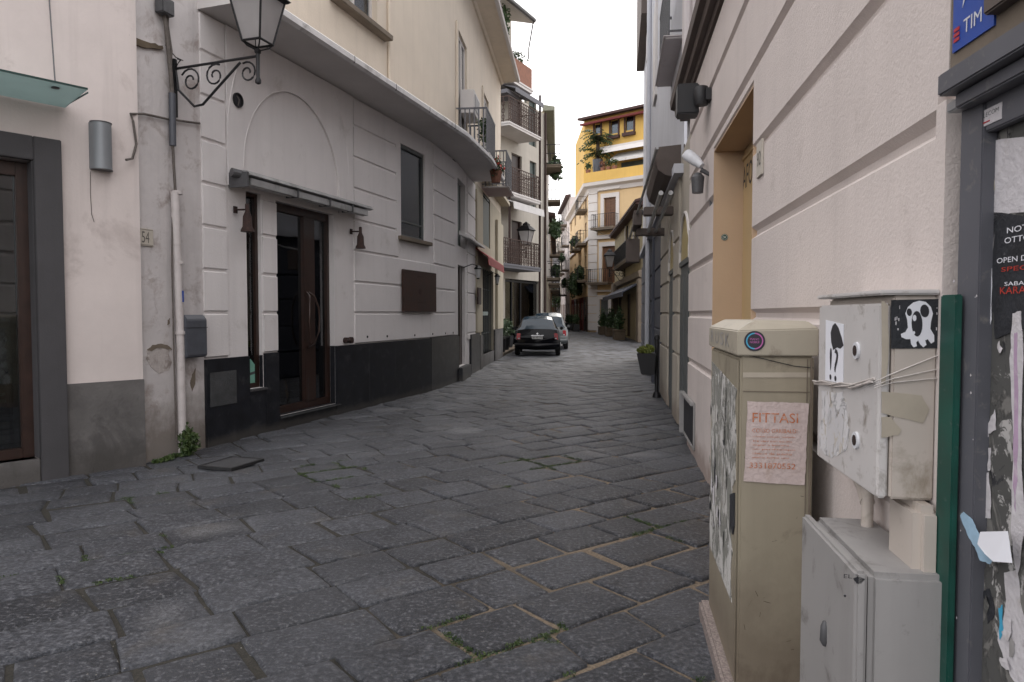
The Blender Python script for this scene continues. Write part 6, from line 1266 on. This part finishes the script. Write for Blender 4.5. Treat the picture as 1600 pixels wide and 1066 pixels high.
# phone company sign above the lintel
c_ = [FK.px(*p, .05) for p in ((1480, 101), (1481, -60))]; SG = thing('shop_sign', 'blue illuminated style sign box reading TIM above the grey lintel', 'sign', FK, (c_[0][0], .05, c_[0][1]))
sb0 = lt1[1] + .002; se = FK.u(1541, .05)
g = MB(FK); g.box(c_[0][0], .6, -.02, .045, sb0, sb0 + .5); obj('case', g, m_stone, SG, bevel=.004)
g = MB(FK); p0 = FK.px(1488, 84, .05); g.slab([(p0[0], p0[1]), (se, p0[1] + .0), (se, sb0 + .5), (p0[0], sb0 + .5)], .0455, .05); fcx = obj('blue_face', g, m_blue, SG)
q0_ = FK.px(1506, 56, .05); q1_ = FK.px(1535, 20, .05); hh_ = .032
g = MB(FK); text(g, FK, 'TIM', q0_[0], q0_[1] + .004, q1_[0] - q0_[0], hh_, .0515); t0 = FK.px(1505, 12, .05); g.slab([(t0[0], t0[1]), (t0[0] + .02, t0[1] + .03), (t0[0] + .03, t0[1] + .09), (t0[0] + .012, t0[1] + .05)], .051, .052); obj('white_lettering', g, m_signwhite, fcx)
g = MB(FK)
r0_ = FK.px(1491, 68, .05)
for k in range(3): g.box(r0_[0], r0_[0] + .024, .051, .052, r0_[1] + k * .012, r0_[1] + k * .012 + .008)
obj('red_logo', g, m_red, fcx)
g = MB(FK); g.box(se + .002, .6, .02, .075, FK.v(1541, 34, .05), sb0 + .5); obj('side_panel', g, m_cornice, SG, bevel=.004)
# small sticker on the top rail
s0 = FK.px(1509, 211, .031); s1_ = FK.px(1566, 165, .031); g = MB(FK); g.box(s0[0], s0[0] + (s1_[0] - s0[0]), .0305, .032, s0[1], s0[1] + .036); tk = thing('company_sticker', 'small pale sticker with red stripes and grey letters on the grey rail', 'sticker', FK, (s0[0], .03, s0[1])); obj('backing', g, m_paper, tk)
g = MB(FK); w_ = s1_[0] - s0[0]; text(g, FK, 'TELECOM', s0[0] + w_ * .38, s0[1] + .019, w_ * .55, .010, .0325); obj('lettering', g, m_shutgreen, tk); g = MB(FK)
for k in range(3): g.box(s0[0] + w_ * .06 + k * .004, s0[0] + w_ * .34, .0322, .033, s0[1] + .007 + k * .008, s0[1] + .011 + k * .008)
g.box(s0[0] + w_ * .34, s0[0] + w_ * .7, .0322, .033, s0[1] + .006, s0[1] + .009); obj('red_stripes', g, m_red, tk)
# posters on the board
dB = .005
def paste(nm, label, polys, cat='poster', d=dB, seed=1, k=4, a=1.0):
    pts0 = polys[0][0]; q = FK.px(*pts0[0], d); t = thing(nm, label, cat, FK, (q[0], d, q[1]))
    for i, (pts, m, part) in enumerate(polys):
        g = MB(FK); g.slab([FK.px(*p, d) for p in rough_poly(pts, k, a, seed + i)], d + .0006 * (i + 1), d + .0006 * (i + 1) + .0007); obj(part, g, m, t)
    return t
paste('torn_poster', 'large pale torn poster remains at the top of the notice board', [([(1531, 222), (1600, 214), (1640, 214), (1640, 330), (1580, 333), (1560, 345), (1549, 420), (1530, 440)], m_paper, 'paper'), ([(1533, 222), (1538, 222), (1552, 285), (1551, 330), (1546, 332), (1537, 280)], m_posterblack, 'dark_strip'), ([(1540, 240), (1546, 250), (1556, 290), (1552, 310), (1544, 270)], m_tape, 'brown_strip')], a=1.6)
pb_ = paste('event_poster', 'black event poster with white and red lettering on the notice board', [([(1547, 330), (1640, 345), (1640, 470), (1640, 470), (1552, 488), (1550, 440)], m_posterblack, 'paper'), ([(1553, 398), (1640, 405), (1640, 500), (1556, 530), (1552, 470)], m_posterblack, 'lower_sheet')], a=1.2, seed=4)
g = MB(FK); q = lambda x, y: FK.px(x, y, dB)
def ptxt(s, x0, y0, x1, hpx, g, sl=0.0):
    a_ = q(x0, y0); b_ = q(x1, y0); h_ = FK.px(x0, y0 - hpx, dB)[1] - a_[1]; text(g, FK, s, a_[0], a_[1], b_[0] - a_[0], h_, dB + .0035)
ptxt('NOTTE 8', 1576, 365, 1640, 9, g); ptxt('OTTOBRE', 1572, 381, 1640, 9, g); ptxt('OPEN DISCO', 1560, 412, 1640, 8, g); ptxt('SABATO 21', 1572, 447, 1640, 6, g); obj('white_lettering', g, m_whitepaper, pb_)
g = MB(FK); ptxt('SPECIAL', 1567, 425, 1640, 7, g); ptxt('KARAOKE', 1565, 460, 1640, 11, g); obj('red_lettering', g, m_redtext, pb_)
paste('paper_strip', 'long vertical pale paper strip left of the black event poster', [([(1528, 440), (1537, 420), (1550, 400), (1550, 500), (1545, 515), (1528, 512)], m_whitepaper, 'paper')], a=1.4, seed=9, d=.0065)
paste('mauve_strip', 'long faded mauve and white torn strip down the notice board', [([(1583, 490), (1596, 486), (1600, 560), (1597, 700), (1602, 830), (1590, 900), (1580, 830), (1585, 700), (1578, 560)], m_paper, 'paper'), ([(1586, 520), (1591, 520), (1592, 700), (1588, 800), (1584, 760), (1586, 640)], m_mauve, 'mauve_part')], a=1.6, seed=12, d=.0065)
paste('paper_scrap', 'small white paper scraps stuck midway down the notice board', [([(1528, 655), (1534, 645), (1545, 662), (1555, 640), (1557, 672), (1545, 678), (1544, 684), (1536, 672)], m_paper, 'paper'), ([(1537, 740), (1546, 738), (1549, 770), (1549, 810), (1541, 810), (1541, 780), (1534, 760)], m_paper, 'lower_scrap'), ([(1546, 700), (1550, 700), (1549, 735), (1545, 735)], m_paper, 'thin_scrap')], seed=15)
paste('torn_blue_paper', 'torn pale blue paper hanging beside the clean white sheet', [([(1501, 806), (1506, 800), (1520, 812), (1528, 830), (1545, 858), (1552, 874), (1548, 882), (1532, 876), (1524, 855), (1512, 835)], m_bluepaper, 'paper')], d=.038, seed=18)
g = MB(FK); P_ = [FK.px(x, y, .05) for x, y in ((1528, 831), (1575, 830), (1590, 880), (1562, 878), (1545, 866), (1527, 850))]; g.add([(P_[0][0], .045, P_[0][1]), (P_[1][0], .05, P_[1][1]), (P_[2][0], .06, P_[2][1]), (P_[3][0], .063, P_[3][1]), (P_[4][0], .058, P_[4][1]), (P_[5][0], .05, P_[5][1])], [tuple(range(6))]); obj('folded_sheet', g, m_whitepaper, at=(P_[0][0], .045, P_[0][1]), F=FK, recalc=False, label='clean white folded sheet curling out from the notice board', cat='paper')
paste('old_poster_layers', 'grey layered poster remains at the bottom of the notice board', [([(1530, 890), (1600, 870), (1640, 900), (1640, 1120), (1532, 1120)], m_peelboard, 'base'), ([(1570, 895), (1590, 890), (1600, 960), (1640, 1060), (1600, 1100), (1575, 1040), (1560, 1000), (1572, 950)], m_paper, 'paper'), ([(1536, 925), (1548, 920), (1556, 960), (1545, 975)], m_posterblack, 'dark_patch'), ([(1562, 950), (1568, 945), (1570, 985), (1564, 1000)], m_cyan, 'blue_patch')], a=2, seed=20)
torn(FK, k1 + .01, .5, .2, .9, 16, dB + .001, [m_paper, m_board, m_posterblack, m_lowbox], bd, 31, nm='poster_fragment', sz=(.01, .05))
torn(FK, k1 + .01, .5, 1.2, 1.9, 10, dB + .0003, [m_paper, m_paper, m_lowbox], bd, 32, nm='poster_fragment', sz=(.01, .06))
g = MB(FK); r = random.Random(2)
for _ in range(22): u_ = r.uniform(.01, k1 - .005); v_ = r.uniform(.4, 1.6); s_ = r.uniform(.001, .0035); g.slab([(u_ - s_, v_), (u_, v_ - s_), (u_ + s_, v_), (u_, v_ + s_ * 1.6)], .0352, .036)
obj('paper_fleck', g, m_paper, NB)
# ================================================================== moss, weeds and litter in the joints
g = MB(); r = random.Random(6)
for p in build_road.J:
    if p.y < .8 or p.y > 8: continue
    a_ = noise.noise(Vector((p.x * .9, p.y * .9, 2.7))) + .25 * noise.noise(p * 6) - .10 * max(0, p.x + .3) - .035 * p.y + (.09 if p.x < -.9 and p.y < 4 else 0)
    if a_ > .10:
        for _ in range(2): g.leaves((p.x + r.uniform(-.02, .02), p.y + r.uniform(-.02, .02), -.002), (.035, .03, .008), int(12 + 50 * min(.4, a_)), .012, .8)
obj('joint_moss', g, m_leaf, recalc=False, kind='stuff', label='small green weeds growing in the paving joints', cat='weeds')
g = MB()
for _ in range(420):
    x = r.uniform(0, 1100); y = 720 + 340 * r.random(); c = G(x, y); s_ = r.uniform(.0012, .0038) ; a_ = r.uniform(0, 6)
    g.add([(c.x + s_ * math.cos(a_ + t) * r.uniform(.6, 1.2), c.y + s_ * math.sin(a_ + t) * r.uniform(.6, 1.2), .004) for t in (0, 1.3, 2.6, 3.9, 5.1)] + [(c.x, c.y, .006)], [(i, (i + 1) % 5, 5) for i in range(5)])
obj('litter', g, m_litter, recalc=False, kind='stuff', label='pale crumbs of grit scattered over the paving', cat='litter')
